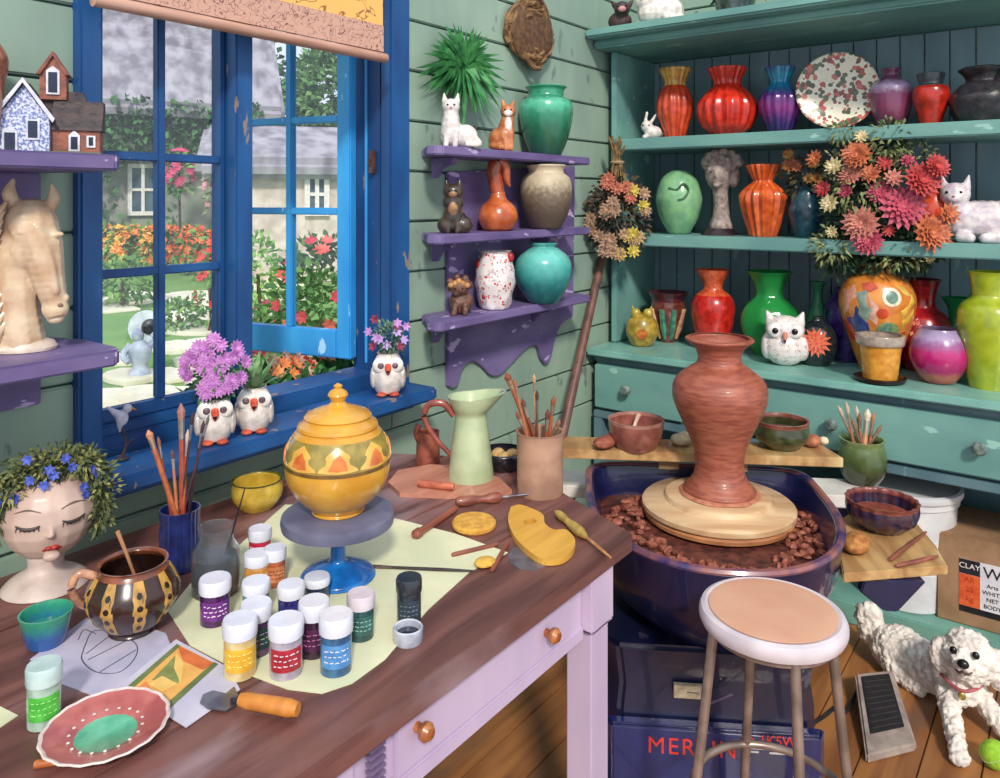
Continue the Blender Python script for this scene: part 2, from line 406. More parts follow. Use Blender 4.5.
# ---------------------------------------------------------------- window
T = bpy.data.objects.new('window_1', None); COL.objects.link(T); T['kind'] = 'structure'
m = M(); m.box(.765, .815, 1.67, 1.715, .86, 2.35); m.box(1.665, 1.752, 1.67, 1.715, .86, 2.35); m.box(.765, 1.752, 1.67, 1.715, 2.25, 2.35)
obj('window_casing', m, BLUE, T, bevel=.006)
m = M(); m.box(.795, .815, 1.716, 1.84, .88, 2.25); m.box(1.67, 1.70, 1.716, 1.84, .88, 2.25); m.box(.795, 1.70, 1.716, 1.84, .88, .93)
m.box(1.15, 1.20, 1.69, 1.80, .93, 2.25); m.box(.815, 1.15, 1.72, 1.80, .93, .955)
obj('window_frame', m, BLUE, T, bevel=.004)
m = M(); m.box(.765, 1.745, 1.55, 1.70, .855, .893); m.box(.78, 1.73, 1.62, 1.698, .825, .856)
obj('window_sill', m, BLUE, T, bevel=.008)
PANE = pane_mat()
def sash(name, w, z0, z1, rows, bw, mt, parent, bt=.06, top=.05, stile=.04, th=.03):
    """frame in local x 0..w, thickness along y; returns the sash object with its panes and muntins"""
    m = M(); m.box(0, stile, 0, th, z0, z1); m.box(w-stile, w, 0, th, z0, z1); m.box(stile, w-stile, 0, th, z0, z0+bt); m.box(stile, w-stile, 0, th, z1-top, z1)
    o = obj(name, m, mt, parent, bevel=.004)
    m = M(); m.box(w/2-bw/2, w/2+bw/2, .002, th-.004, z0+bt, z1-top)
    for zr in rows: m.box(stile, w-stile, .004, th-.006, zr-bw/2, zr+bw/2)
    obj('muntin', m, mt, o, bevel=.003)
    zs = [z0+bt]+list(rows)+[z1-top]
    for i in range(len(zs)-1):
        for a, b in ((stile, w/2-bw/2), (w/2+bw/2, w-stile)):
            m = M(); m.box(a, b, th*.45, th*.55, zs[i]+bw/2*(i > 0), zs[i+1]-(bw/2 if i < len(zs)-2 else 0)); obj('pane', m, PANE, o)
    return o
a = sash('fixed_sash', .335, .955, 2.25, (1.285, 1.55), .02, BLUE, T, bt=.03, stile=.012); a.location = (.815, 1.735, 0)
b = sash('open_sash', .47, .965, 2.24, (1.415, 1.70), .022, LBLUE, T, bt=.085, stile=.05, th=.035)
b.location = (1.65, 1.80, 0); b.rotation_euler = (0, 0, PI - math.radians(76))
m = M(); m.box(1.652, 1.668, 1.735, 1.752, 1.53, 1.60); m.box(1.645, 1.668, 1.74, 1.748, 1.555, 1.575)
obj('latch', m, mat('#5d3a30', '#402622', 40), T, bevel=.002)
m = M(); m.tube([(1.672, 1.78, .95), (1.672, 1.78, 2.2)], .006, 8); obj('sash_rod', m, LBLUE, T)
# roller blind
T = thing('roller_blind', 'orange and cream patterned roller blind rolled down over the top of the blue window', 'blind', (1.23, 1.62, 1.84))
def blindmat(base, ink, sc):
    m = bpy.data.materials.new('m_blind'); m.use_nodes = True; nt = m.node_tree; b = nt.nodes['Principled BSDF']; b.inputs['Roughness'].default_value = .8
    tc = nt.nodes.new('ShaderNodeTexCoord'); n = nt.nodes.new('ShaderNodeTexNoise'); n.inputs['Scale'].default_value = sc; n.inputs['Detail'].default_value = 1; n.inputs['Distortion'].default_value = 1.5
    nt.links.new(tc.outputs['Object'], n.inputs['Vector'])
    r = nt.nodes.new('ShaderNodeValToRGB'); e = r.color_ramp.elements; e[0].position = .47; e[0].color = lin(base); e[1].position = .53; e[1].color = lin(base)
    q = e.new(.495); q.color = lin(ink); q = e.new(.505); q.color = lin(ink)
    nt.links.new(n.outputs['Fac'], r.inputs[0]); nt.links.new(r.outputs[0], b.inputs['Base Color']); return m
m = M(); m.box(-.455, .355, 0, .006, .11, .52); obj('blind_cloth', m, blindmat('#f0b866', '#8a5a3a', 14), T)
m = M(); m.box(-.456, .356, -.002, .008, .035, .11); obj('blind_border', m, blindmat('#cda08c', '#7a4a4a', 40), T)
m = M(); m.T = Matrix.Rotation(PI/2, 4, 'Y'); m.lathe([(.001, -.462), (.014, -.462), (.014, .365), (.001, .365)], 16); obj('bottom_roll', m, wood('#c89c88', '#a97a66', 'X'), T).location.z = .018
# ================================================================ GARDEN (seen through the window)
GR = mat('#7fa85a', '#5f8a44', 1.2, .9, bump=.6, bsc=8, w=.4)
m = M(); m.box(-12, 60, 1.9, 70, -.12, 0.0); struct(obj('garden_lawn', m, GR))
m = M(); R2 = random.Random(11)
for px, py in [(112,398),(150,395),(190,398),(215,385),(128,380),(165,378),(200,366),(112,362),(180,350),(215,345),(195,332),(215,322),(182,318),(205,308),(180,300),(200,296),(225,300),(245,308),(262,316),(278,300),(262,288),(280,284),(150,405),(120,412),(150,412),(270,335),(255,345),(285,345),(240,330),(300,352),(170,410),(110,310),(125,302),(140,296)]:
    c = onz(px, py, 0); t = depth(c); a0 = R2.uniform(0, 6); r0 = t*.027
    poly = []
    for k in range(9):
        rr = r0*R2.uniform(.85, 1.15); aa = a0+2*PI*k/9; poly.append((c.x+rr*1.15*math.cos(aa), c.y+rr*1.6*math.sin(aa)))
    m.prism(poly, 0, .03+.0006*(len(m.v) % 37))
struct(obj('garden_path', m, mat('#f0ecd4', '#d8d2b8', 2, .8), bevel=.008))
THATCH = mat('#a8a4ac', '#77727c', 3, .9, bump=.6, bsc=14, stretch=(1, 1, .25))
STONE = mat('#d9cdbf', '#b7a89c', 4, .9, bump=.3)
def cottage(label, px, t, w, dep, hw, hr, wallm, wins, overhang=.5, rz=0, ridge='X'):
    p = atd(px, t, 0); T = thing('cottage', label, 'cottage', p, facing(p)+rz)
    m = M(); m.box(-w/2, w/2, 0, dep, 0, hw)
    if ridge == 'Y': m.prism([(-w/2, hw), (w/2, hw), (0, hw+hr*.9)], 0, dep, 'XZ')
    obj('cottage_wall', m, wallm, T, bevel=.03)
    o = overhang; m = M()
    if ridge == 'X':
        m.prism([(-o, hw-.35), (-o-.1, hw), (dep/2, hw+hr), (dep+o, hw), (dep+o, hw-.3), (dep/2, hw+hr-.6)], -w/2-o, w/2+o, 'YZ')
    else:
        m.prism([(-w/2-o, hw-.4), (-w/2-o-.1, hw-.1), (-.3, hw+hr), (.3, hw+hr), (w/2+o+.1, hw-.1), (w/2+o, hw-.4), (0, hw+hr-.5)], -o, dep+o, 'XZ')
    obj('thatched_roof', m, THATCH, T, bevel=.12)
    for (x, z, ww, hh) in wins:
        m = M(); f = .09
        m.box(x-ww/2, x-ww/2+f, -.1, 0, z-hh/2, z+hh/2); m.box(x+ww/2-f, x+ww/2, -.1, 0, z-hh/2, z+hh/2)
        m.box(x-ww/2+f, x+ww/2-f, -.1, 0, z-hh/2, z-hh/2+f); m.box(x-ww/2+f, x+ww/2-f, -.1, 0, z+hh/2-f, z+hh/2)
        m.box(x-.035, x+.035, -.08, 0, z-hh/2+f, z+hh/2-f); m.box(x-ww/2+f, x-.035, -.07, -.005, z-.03, z+.03); m.box(x+.035, x+ww/2-f, -.07, -.005, z-.03, z+.03)
        f_ = obj('cottage_window', m, WHITE, T)
        m = M(); m.box(x-ww/2+f, x+ww/2-f, -.03, -.001, z-hh/2+f, z+hh/2-f); obj('pane', m, mat('#56707c', '#3c4e58', 3, .15), f_)
    return T
c1 = cottage('grey thatched cottage with ivy under its eaves seen through the left half of the window', 140, 17.5, 5.2, 4.4, 3.55, 3.2, mat('#9a948e', '#7c8474', 2, .9, bump=.3), [(.06, 1.68, .62, 1.15)])
m = M()
for i in range(1500):
    x = R.uniform(-1.2, 2.5); z = R.uniform(2.15, 3.7) if R.random() < .75 else R.uniform(1.0, 2.6)
    if abs(x-.06) < .45 and z < 2.35: continue
    if x > .75 and z < 2.4: continue
    m.leaf((x, R.uniform(-.75, -.1), z), (R.uniform(-1, 1), -1, R.uniform(-1, .6)), R.uniform(.12, .26), .15)
obj('ivy', m, mat('#4f7f46', '#2e5a34', 4, .8), c1)
cottage('second cottage with pale walls and low grey thatch seen through the open casement', 292, 13.5, 2.5, 2.3, 2.12, .75, STONE, [(.42, 1.55, .42, .75)], .3)
def bush(name, label, cat, px, t, z0, z1, w, cols, n, ls, flowers=None, fn=0, fr=.1, group=None, trunk=False):
    p = atd(px, t, 0); T = thing(name, label, cat, p, facing(p), group); m = M()
    for i in range(n):
        a = R.uniform(0, 2*PI); u = R.uniform(-1, 1); rr = R.uniform(.55, 1)
        d = Vector((math.cos(a)*math.sqrt(1-u*u), math.sin(a)*math.sqrt(1-u*u), u))
        q = Vector((d.x*w/2*rr, d.y*w/2*rr, (z0+z1)/2+d.z*(z1-z0)/2*rr))
        m.leaf(q, d+Vector((R.uniform(-1, 1), R.uniform(-1, 1), R.uniform(-.5, 1))), ls*R.uniform(.7, 1.3), ls*.5, mi=R.randrange(len(cols)))
    obj('foliage', m, [mat(*c, 3, .8) for c in cols], T)
    m = M(); m.tube([(0, 0, -.01), (.02, 0, z0*.5+.1), (0, 0, (z0+z1)/2)], [.03+w*.02, .02+w*.015, .02], 8); obj('stem', m, mat('#5b4636', '#3f3026', 9, .9), T)
    if flowers:
        for j, fc in enumerate(flowers):
            m = M()
            for i in range(fn):
                a = R.uniform(0, 2*PI); u = R.uniform(-.6, 1); s_ = math.sqrt(1-u*u)
                d = Vector((math.cos(a)*s_, math.sin(a)*s_, u))
                q = Vector((d.x*w/2, d.y*w/2, (z0+z1)/2+d.z*(z1-z0)/2)); m.petals(q, d+Vector((0, -.5, .2)), fr, 7, .6)
            o = obj('blossom', m, mat(*fc, 20, .6), T)
    return T
GRN = [('#6f9a4e', '#3f6f38'), ('#8db45c', '#527f40')]
R.seed(5)
fb = [(106, 15.5), (120, 15), (134, 15.6), (149, 15), (172, 15.4), (187, 15), (200, 14.0), (213, 12.7)]
for i, (px, t) in enumerate(fb):
    bush('flower_clump', 'yellow and orange lily clump in the border below the thatched cottage wall' if i < 4 else 'orange red lily clump in the border right of the middle glazing bar', 'flowers', px, t, .1, .95, .22, GRN, 130, .18,
         [('#f0a040', '#e86c2c'), ('#f6cc5a', '#f09038')] if i < 4 else [('#ee6a38', '#d84428'), ('#f09a50', '#e46a30')], 26, .1, group='yellow lilies in the border' if i < 4 else 'orange red lilies in the border')
bush('climbing_rose', 'pink climbing rose on the cottage wall seen through the middle right pane', 'rose', 179, 16.3, 1.5, 2.5, .55, GRN, 130, .16, [('#d8557c', '#b8305c')], 34, .11)
bush('hanging_shrub', 'small pale pink flowering shrub near the right edge of the fixed panes', 'shrub', 214, 16.3, 1.1, 2.3, .4, [('#a8b08c', '#84966c')], 110, .14, [('#e8b0b8', '#d88a98')], 20, .08)
bush('garden_shrub', 'round green shrub in the border beyond the stone figure', 'shrub', 122, 10.6, .0, .65, .9, GRN, 420, .12)
bush('garden_shrub', 'green tuft beside the path behind the purple flowers', 'shrub', 178, 8.6, .0, .35, .55, GRN, 260, .1)
bush('poppy_plant', 'red poppy plant beside the path above the purple flowers', 'flowers', 210, 8.4, .1, .9, .28, GRN, 90, .09, [('#e0402c', '#c42c20')], 12, .07)
bush('rose_bush', 'tall rose bush with red roses seen through the casement at its lower right pane', 'rose bush', 322, 5.4, .1, 1.22, .66, [('#4f7f3f', '#2c5a30'), ('#6f9a4c', '#3f6c3c')], 900, .1, [('#d8324c', '#a81c38'), ('#e8705c', '#c84840')], 16, .055)
bush('rose_bush', 'low dark red rose bush by the path, in the lower left casement pane', 'rose bush', 272, 6.4, .1, .62, .42, [('#5f8a4a', '#34603a')], 260, .08, [('#a83450', '#7c1c3c')], 20, .05)
bush('conifer_shrub', 'bright green shrub beyond the path, in the lower left casement pane', 'shrub', 258, 9, .1, 1.1, .5, [('#9cc468', '#5f9448')], 320, .12)
bush('garden_tree', 'bushy green tree standing against the sky beyond the cottages', 'tree', 334, 25, 3.0, 6.4, 2.9, [('#5f8f4c', '#3a6a3a'), ('#86ac68', '#4f7f48')], 2400, .35)
bush('garden_tree', 'dark green tree beyond the ridge of the thatched cottage', 'tree', 235, 32, .8, 9, 4.5, [('#4f7f4c', '#305a38')], 2000, .5)
bush('garden_hedge', 'low green hedge running behind the cottages to the right', 'hedge', 300, 21, 0, 2.4, 1.4, [('#5f8f4c', '#3a6a3a')], 1600, .3)
# stone garden figure
p = onz(140, 380, 0); T = thing('garden_statue', 'grey stone garden figure with a white disc and dark round hollow, on the path', 'statue', p, facing(p)); k = depth(p)/F
m = M(k); m.lathe(interp([(12, 3), (11, 6), (7, 14), (10, 22), (11, 32), (7, 37), (4, 40), (.1, 41)], 3), 16); m.ell((-2, 0, 45), (6, 6, 7)); m.tube([(-8, 0, 36), (-15, -2, 26), (-10, -9, 20)], [4, 3.5, 3], 8, 3); m.tube([(9, 0, 34), (16, -2, 40), (12, -8, 46)], [4, 3.5, 3], 8, 3); m.box(-14, 14, -8, 8, 0, 3)
obj('figure_body', m, mat('#b9c4d2', '#8f9cb0', 9, .8), T)
m = M(k); m.tube([(6, 4, 52), (6, -1, 52)], [17, 17], 24); obj('stone_disc', m, mat('#dfe6ec', '#b9c6d2', 9, .8), T)
m = M(k); m.ell((9, -2, 53), (8, 4, 8)); obj('round_hollow', m, BLACK, T)
# window box below the open casement
R.seed(9)
T = thing('window_box', 'long window box of red and orange blooms outside below the open casement', 'planter', (1.42, 1.95, .80))
m = M(); m.box(-.25, .30, -.06, .06, 0, .11); obj('box', m, BLUE, T, bevel=.004)
m = M(); m.box(-.22, -.19, -.09, .06, -.06, 0); m.box(.24, .27, -.09, .06, -.06, 0); obj('bracket', m, DARK, T)
m = M()
for i in range(260): m.leaf((R.uniform(-.26, .31), R.uniform(-.06, .06), .10), (R.uniform(-1, 1), R.uniform(-1, .6), 1.2), R.uniform(.03, .08), .025)
obj('foliage', m, LEAF, T)
for c in (('#d8442c', '#a82c24'), ('#e8904c', '#c86838'), ('#c8a088', '#8c5a4c')):
    m = M()
    for i in range(12): m.petals((R.uniform(-.25, .3), R.uniform(-.06, .05), R.uniform(.12, .165)), (R.uniform(-.5, .5), -1, .8), .026, 8, .6)
    obj('blossom', m, mat(*c, 60, .6), T)
# ================================================================ HUTCH
HX, HB = 2.85, 3.40
T = thing('hutch', 'tall teal painted hutch with three open shelves above a counter and drawers', 'shelf unit', (3.1, .6, 0))
hu = T
def hp(name, m, mt, bevel=.005, par=None):
    o = obj(name, m, mt, par or hu, bevel=bevel); 
    if not par: o.location = (-3.1, -.6, 0)
    return o
def bx(x0, x1, y0, y1, z0, z1): m = M(); m.box(x0, x1, y0, y1, z0, z1); return m
YL, YR = 1.665, -.85
m = M(); yy = YR
while yy < YL:
    m.box(HB-.02, HB-.004, yy+.002, min(yy+.085, YL)-.002, .85, 2.09); yy += .085
hp('back_panel', m, worn('#8098a0', '#68828c', '#7fa8a4', .68, 6, .6, stretch=(1, 1, .3)), .003)
m = M(); m.box(3.0, HB-.022, YL-.025, YL, .832, 2.093); hp('side_panel', m, TEAL)
hp('shelf', bx(2.99, HB-.021, YR, YL-.026, 1.255, 1.305), TEAL); hp('shelf', bx(2.99, HB-.021, YR, YL-.026, 1.662, 1.712), TEAL)
m = M(); m.box(2.90, HB, YR, YL+.03, 2.095, 2.13); m.box(2.83, HB, YR, YL+.03, 2.13, 2.165); hp('cornice', m, TEAL, .008)
hp('countertop', bx(2.83, HB, YR, YL+.02, .80, .83), mat('#84b8ac', '#6fa39a', 6, .4, coat=.3))
m = M(); m.box(HX+.012, HB, YR, YL, .775, .80); m.box(HX+.03, HB, YR, YL, .57, .775); hp('drawer_case', m, TEALD, .003)
m = M(); m.box(HX, HB, YR, YL, .54, .57); m.box(HX, HX+.03, 1.02, 1.05, .05, .54); m.box(HX, HX+.03, YL-.04, YL, .05, .54); m.box(HB-.03, HB, YR, YL, .05, .54); m.box(HX+.03, HB-.03, YL-.03, YL, .05, .54); hp('lower_frame', m, TEALD, .004)
hp('base_shelf', bx(HX, HB, YR, YL, .0, .075), mat('#76a89c', '#629288', 6, .5))
for y0, y1, ks in ((1.27, 1.66, (1.50,)), (1.04, 1.25, (1.145,)), (-.02, 1.02, (.711, .275)), (-.83, -.04, (-.4,))):
    d = hp('drawer', bx(HX, HX+.03, y0, y1, .583, .762), TEAL, .004)
    for ky in ks:
        m = M(); m.T = Matrix.Translation((HX, ky, .68)) @ Matrix.Rotation(-PI/2, 4, 'Y'); m.lathe([(.001, -.001), (.010, 0), (.009, .015), (.02, .022), (.022, .032), (.014, .042), (.001, .044)], 20)
        obj('knob', m, mat('#7c8a80', '#4f5f5c', 60, .3, coat=.4), d)
# ================================================================ WORK TABLE
TZ = .75
T = thing('work_table', 'brown plank topped work table with lilac painted apron and legs', 'table', (.8, 1.1, 0)); off = (-.8, -1.1, 0)
def tp(name, m, mt, bevel=.004, par=None):
    o = obj(name, m, mt, par or T, bevel=bevel)
    if not par: o.location = off
    return o
top = [(-.25, .765), (1.475, .765), (1.70, 1.27), (1.5, 1.615), (-.25, 1.615)]
def edge_x(y_): return 1.475+(y_-.765)/(1.27-.765)*.225 if y_ < 1.27 else 1.70-(y_-1.27)/(1.615-1.27)*.20
m = M(); ys = [.765, .965, 1.19, 1.41, 1.615]
for ya, yb in zip(ys, ys[1:]):
    a_, b_ = ya+.0012, yb-.0012; pl = [(-.25, a_), (edge_x(a_), a_)]
    if a_ < 1.27 < b_: pl.append((1.70, 1.27))
    m.prism(pl+[(edge_x(b_), b_), (-.25, b_)], .716, TZ)
m.prism([(x-.004 if x > 0 else x, y_) for x, y_ in top], .713, .7405)
tp('tabletop', m, TABLE, .0025)
tp('edge_moulding', bx(-.25, 1.44, .785, .80, .695, .7125), mat('#6c5f7c', '#554a68', 9, .5))
m = M(); m.box(-.2, 1.325, .80, .815, .60, .714); m.box(-.2, 1.325, .795, .81, .585, .612); m.prism([(1.41, .86), (1.62, 1.27), (1.60, 1.28), (1.39, .87)], .60, .714); m.box(-.2, 1.46, 1.56, 1.58, .60, .714)
tp('apron', m, LILAC, .003)
for x0, x1 in ((.80, 1.27), (.24, .72)):
    d = tp('drawer', bx(x0, x1, .790, .802, .622, .703), LILAC, .002)
    for kx in ((.842, 1.183) if x0 > .5 else (.36, .6)):
        m = M(); m.T = Matrix.Translation((kx, .79, .664 if kx > 1 else .676)) @ Matrix.Rotation(PI/2, 4, 'X'); m.lathe([(.001, -.001), (.008, 0), (.007, .008), (.013, .014), (.014, .021), (.009, .028), (.001, .029)], 20)
        obj('knob', m, KNOBW, d)
m = M()
for i in range(9): m.box(.745, .775, .785, .797, .617+i*.0105, .623+i*.0105)
tp('slotted_trim', m, mat('#8c7a98', '#6c5c80', 20), .001)
for (x, y_) in ((1.325, .775), (1.48, 1.42), (-.2, .78), (-.2, 1.5)):
    m = M(); a = .085
    m.box(x, x+a, y_, y_+a*.9, .60, .714)
    m.add([(x,y_,.60),(x+a,y_,.60),(x+a,y_+a*.9,.60),(x,y_+a*.9,.60),(x+a/2,y_+a*.45,.575)], [(0,1,4),(1,2,4),(2,3,4),(3,0,4)])
    m.box(x+.01, x+a-.008, y_+.008, y_+a*.9-.008, 0, .598)
    tp('leg', m, LILAC, .004)
# ================================================================ WALL SHELVES
def px_shelf(name, label, pts, z0, z1, mt=PURP):
    m = M(); c = Vector((sum(p[0] for p in pts)/len(pts), 1.70, z0))
    m.prism([(p[0]-c.x, p[1]-c.y) for p in pts], 0, z1-z0); o = obj(name, m, mt, bevel=.004); o.location = c; return o
def sh_poly(x0, x1, ydep, rnd=.03):
    return [(x0+.105, 1.698), (x0+.105, 1.66), (x0+.06, 1.645), (x0+.005, ydep+.045), (x0+.008, ydep+.015), (x0+.025, ydep), (x1-rnd*.5, ydep), (x1, ydep+rnd), (x1, 1.698)]
T = thing('wall_shelf', 'purple three tier wall shelf with scalloped lower bracket right of the window', 'shelf', (2.1, 1.70, 1.1))
for z in (1.585, 1.318, 1.058):
    m = M(); m.prism([(a-2.1, b-1.70) for a, b in sh_poly(1.725, 2.62, 1.535)], z-1.1, z+.028-1.1); obj('shelf', m, PURP, T, bevel=.004)
m = M()
bp_ = []
scal = [(v.x, v.y) for v in interp([(452, 388, 0), (457, 384, 0), (462, 368, 0), (471, 361, 0), (481, 366, 0), (490, 375, 0), (500, 374, 0), (512, 362, 0), (526, 348, 0), (536, 346, 0), (540, 358, 0), (545, 364, 0), (550, 358, 0), (554, 340, 0), (560, 325, 0), (572, 316, 0)], 4)]
for px, py in [(574, 166), (447, 172), (447, 386)]+scal:
    d = ray(px, py); q = EYE+d*(1.69/d.y); bp_.append((q.x-2.1, q.z-1.1))
m.prism(bp_, -.016, -.002, 'XZ'); obj('back_board', m, PURP, T, bevel=.002)
for z in (1.585, 1.318, 1.058):
    for xb in (1.86, 2.42):
        m = M(); m.prism([(-.017, z-1.101), (-.11, z-1.101), (-.10, z-1.12), (-.05, z-1.135), (-.03, z-1.165), (-.017, z-1.165)], xb-2.1, xb-2.075, 'YZ')
        obj('bracket', m, PURP, T, bevel=.002)
for nm, z, lb in (('upper', 1.535, 'purple wall shelf at the far left carrying the ceramic house'), ('lower', 1.17, 'purple wall shelf at the far left carrying the horse head')):
    T = thing('wall_shelf', lb, 'shelf', (.45, 1.70, z))
    m = M(); d0 = -.25; m.prism([(-.35, -.002), (-.35, d0), (.28, d0), (.292, d0+.012), (.30, d0+.03), (.30, d0+.17), (.27, -.002)], -.03, 0); obj('shelf', m, PURP, T, bevel=.004)
    m = M(); m.box(-.35, .245, -.02, -.002, -.13, -.031); obj('back_board', m, PURP, T, bevel=.003)
    if nm == 'lower':
        m = M(); m.prism([(-.021, -.031), (-.2, -.031), (-.19, -.06), (-.1, -.09), (-.05, -.16), (-.021, -.26)], .02, .045, 'YZ'); obj('bracket', m, PURP, T, bevel=.003)
# ================================================================ HUTCH CONTENTS
R.seed(21)
S2, S3, SC4, STOP = 1.712, 1.305, .83, 2.165
GL = dict(rough=.25, coat=.5)
def g(c, c2=None, sc=40, **k): return mat(c, c2, sc, **{**GL, **k})
def rib(c, c2): return g(c, c2, 30)
def rimtop(m_, *a): pass
# --- shelf 2
def animal(name, label, cat, p, parts, mt, k=None, rz=None, vox=1.0, extra=(), group=None, body='body', fur=0):
    """parts in photo pixels, local x to the image right, y away, z up"""
    k = k or sc_(p); T = thing(name, label, cat, p, facing(p) if rz is None else rz, group)
    sculpt(body, parts, mt, T, k, vox, 3, fur)
    for nm, prims, mm in extra:
        m = M(k)
        for q in prims:
            if q[0] == 'e': m.ell(q[1], q[2], 12, 8)
            elif q[0] == 't': m.tube(q[1], q[2], 8, 3)
        obj(nm, m, mm, T)
    return T
EYEK = mat('#1a1414', rough=.2); PINK = mat('#c98a88', rough=.5)
def eyes(c, dx, y, r): return [('eye', [('e', (c[0]-dx, y, c[2]), (r, r*.6, r))], EYEK), ('eye', [('e', (c[0]+dx, y, c[2]), (r, r*.6, r))], EYEK)]
WCER = mat('#e8e0d8', '#cfc4c0', 60, .3, coat=.4)
p = onX(651, 3.10, S2)
animal('rabbit_figurine', 'small white ceramic rabbit beside the tall orange ribbed vase on the upper shelf', 'figurine', p,
       [('e', (2, 0, 7), (9, 8, 7)), ('e', (-4, -2, 13), (6, 5.5, 6)), ('c', [(-6, 0, 16), (-4, 0, 27)], [2, 1.6]), ('c', [(-1, 0, 16), (5, 0, 25)], [2, 1.4]), ('e', (-6, -5, 2.5), (3, 4, 2.5)), ('e', (10, 2, 6), (3, 3, 3))],
       WCER, extra=eyes((-5, 0, 14), 3, -7, .9))
vessel('ribbed_vase', 'tall orange red ribbed vase with yellow neck on the upper shelf', 'vase', onX(675, 3.14, S2),
       [(9, 0), (10, 3), (13, 14), (17, 26), (17, 38), (13, 49), (10, 54), (11, 60), (15, 69), (14, 71)], [rib('#d8502c', '#b8381c'), rib('#d8a850', '#b07830')], ribs=14, amp=.05, bands=[(53, 1)])
vessel('ribbed_vase', 'round bright red ribbed vase with flared neck on the upper shelf', 'vase', onX(727, 3.14, S2),
       [(14, 0), (15, 2), (23, 10), (28, 24), (26, 36), (17, 47), (13, 51), (13, 56), (18, 67), (17, 69)], [rib('#dd3420', '#b4200f')], ribs=16, amp=.05)
vessel('ribbed_vase', 'purple and dark blue ribbed vase with turquoise neck on the upper shelf', 'vase', onX(780, 3.16, S2),
       [(10, 0), (11, 2), (16, 14), (20, 28), (19, 38), (12, 47), (9, 52), (11, 58), (14, 66), (13, 67)], [glaze([(0, '#241c54'), (12, '#3c2068'), (24, '#84307c'), (38, '#4c2474'), (48, '#1f7ca8'), (60, '#2494b0'), (67, '#2c4c88')], sc_(onX(780, 3.16, S2)))], ribs=14, amp=.04)
p = onX(837, 3.17, S2+.001); k = sc_(p); T = thing('display_plate', 'large cream plate with red and dark green flower pattern standing on the upper shelf', 'plate', p, facing(p))
m = M(k); m.T = Matrix.Translation((0, 0, 40)) @ Matrix.Rotation(PI/2-.12, 4, 'X')
m.lathe([(.1, 0), (22, 0), (26, 1), (37, 5), (38.5, 6), (37, 6.8), (26, 3), (22, 2), (.1, 2)], 48)
PLATE = spots('#ece2cc', ['#b84c44', '#54543f', '#c86a58', '#8c423c', '#606848', '#e6dac4'], 56, .52)
obj('plate_disc', m, PLATE, T)
m = M(k); m.tube([(-14, 1.5, 0), (-14, 10, 10), (-14, 4, 22)], 1, 6); m.tube([(14, 1.5, 0), (14, 10, 10), (14, 4, 22)], 1, 6); m.tube([(-14, 10, 10), (14, 10, 10)], 1, 6); m.tube([(-14, -3, .8), (-14, 10, .8)], 1, 6); m.tube([(14, -3, .8), (14, 10, .8)], 1, 6)
obj('plate_stand', m, DARK, T)
vessel('glazed_vase', 'mauve glazed vase with pale shoulder right of the flowered plate', 'vase', onX(891, 3.18, S2),
       [(11, 0), (12, 2), (17, 14), (20, 32), (18, 44), (10, 51), (7, 54), (9, 60), (8, 61)], [glaze([(0, '#5c2440'), (22, '#843c5c'), (34, '#7c3c60'), (42, '#c0a8cc'), (50, '#7c4468'), (61, '#5c2c48')], sc_(onX(891, 3.18, S2)))])
vessel('glazed_vase', 'small red vase with dark grey neck on the upper shelf', 'vase', onX(931, 3.14, S2),
       [(9, 0), (10, 2), (13, 14), (17, 28), (16, 38), (11, 42), (12, 47), (13, 52), (12, 53)], [g('#c82c1c', '#98200f', 25), g('#4c5458', '#343c40')], bands=[(40, 1)])
T, k, b = vessel('dark_pot', 'large black lumpy pot with coiled handle at the right of the upper shelf', 'pot', onX(983, 3.14, S2),
       [(20, 0), (24, 4), (29, 16), (29, 28), (22, 38), (15, 42), (17, 48), (22, 54), (20, 56)], [mat('#24262c', '#3c3438', 40, .35, bump=.5)], wob=3)
m = M(k); m.tube([(12, -10, 40), (22, -14, 50), (30, -12, 46), (30, -12, 32)], 2.4, 8, 4); obj('handle', m, mat('#4a3a38', '#2c2628', 40, .4), T)
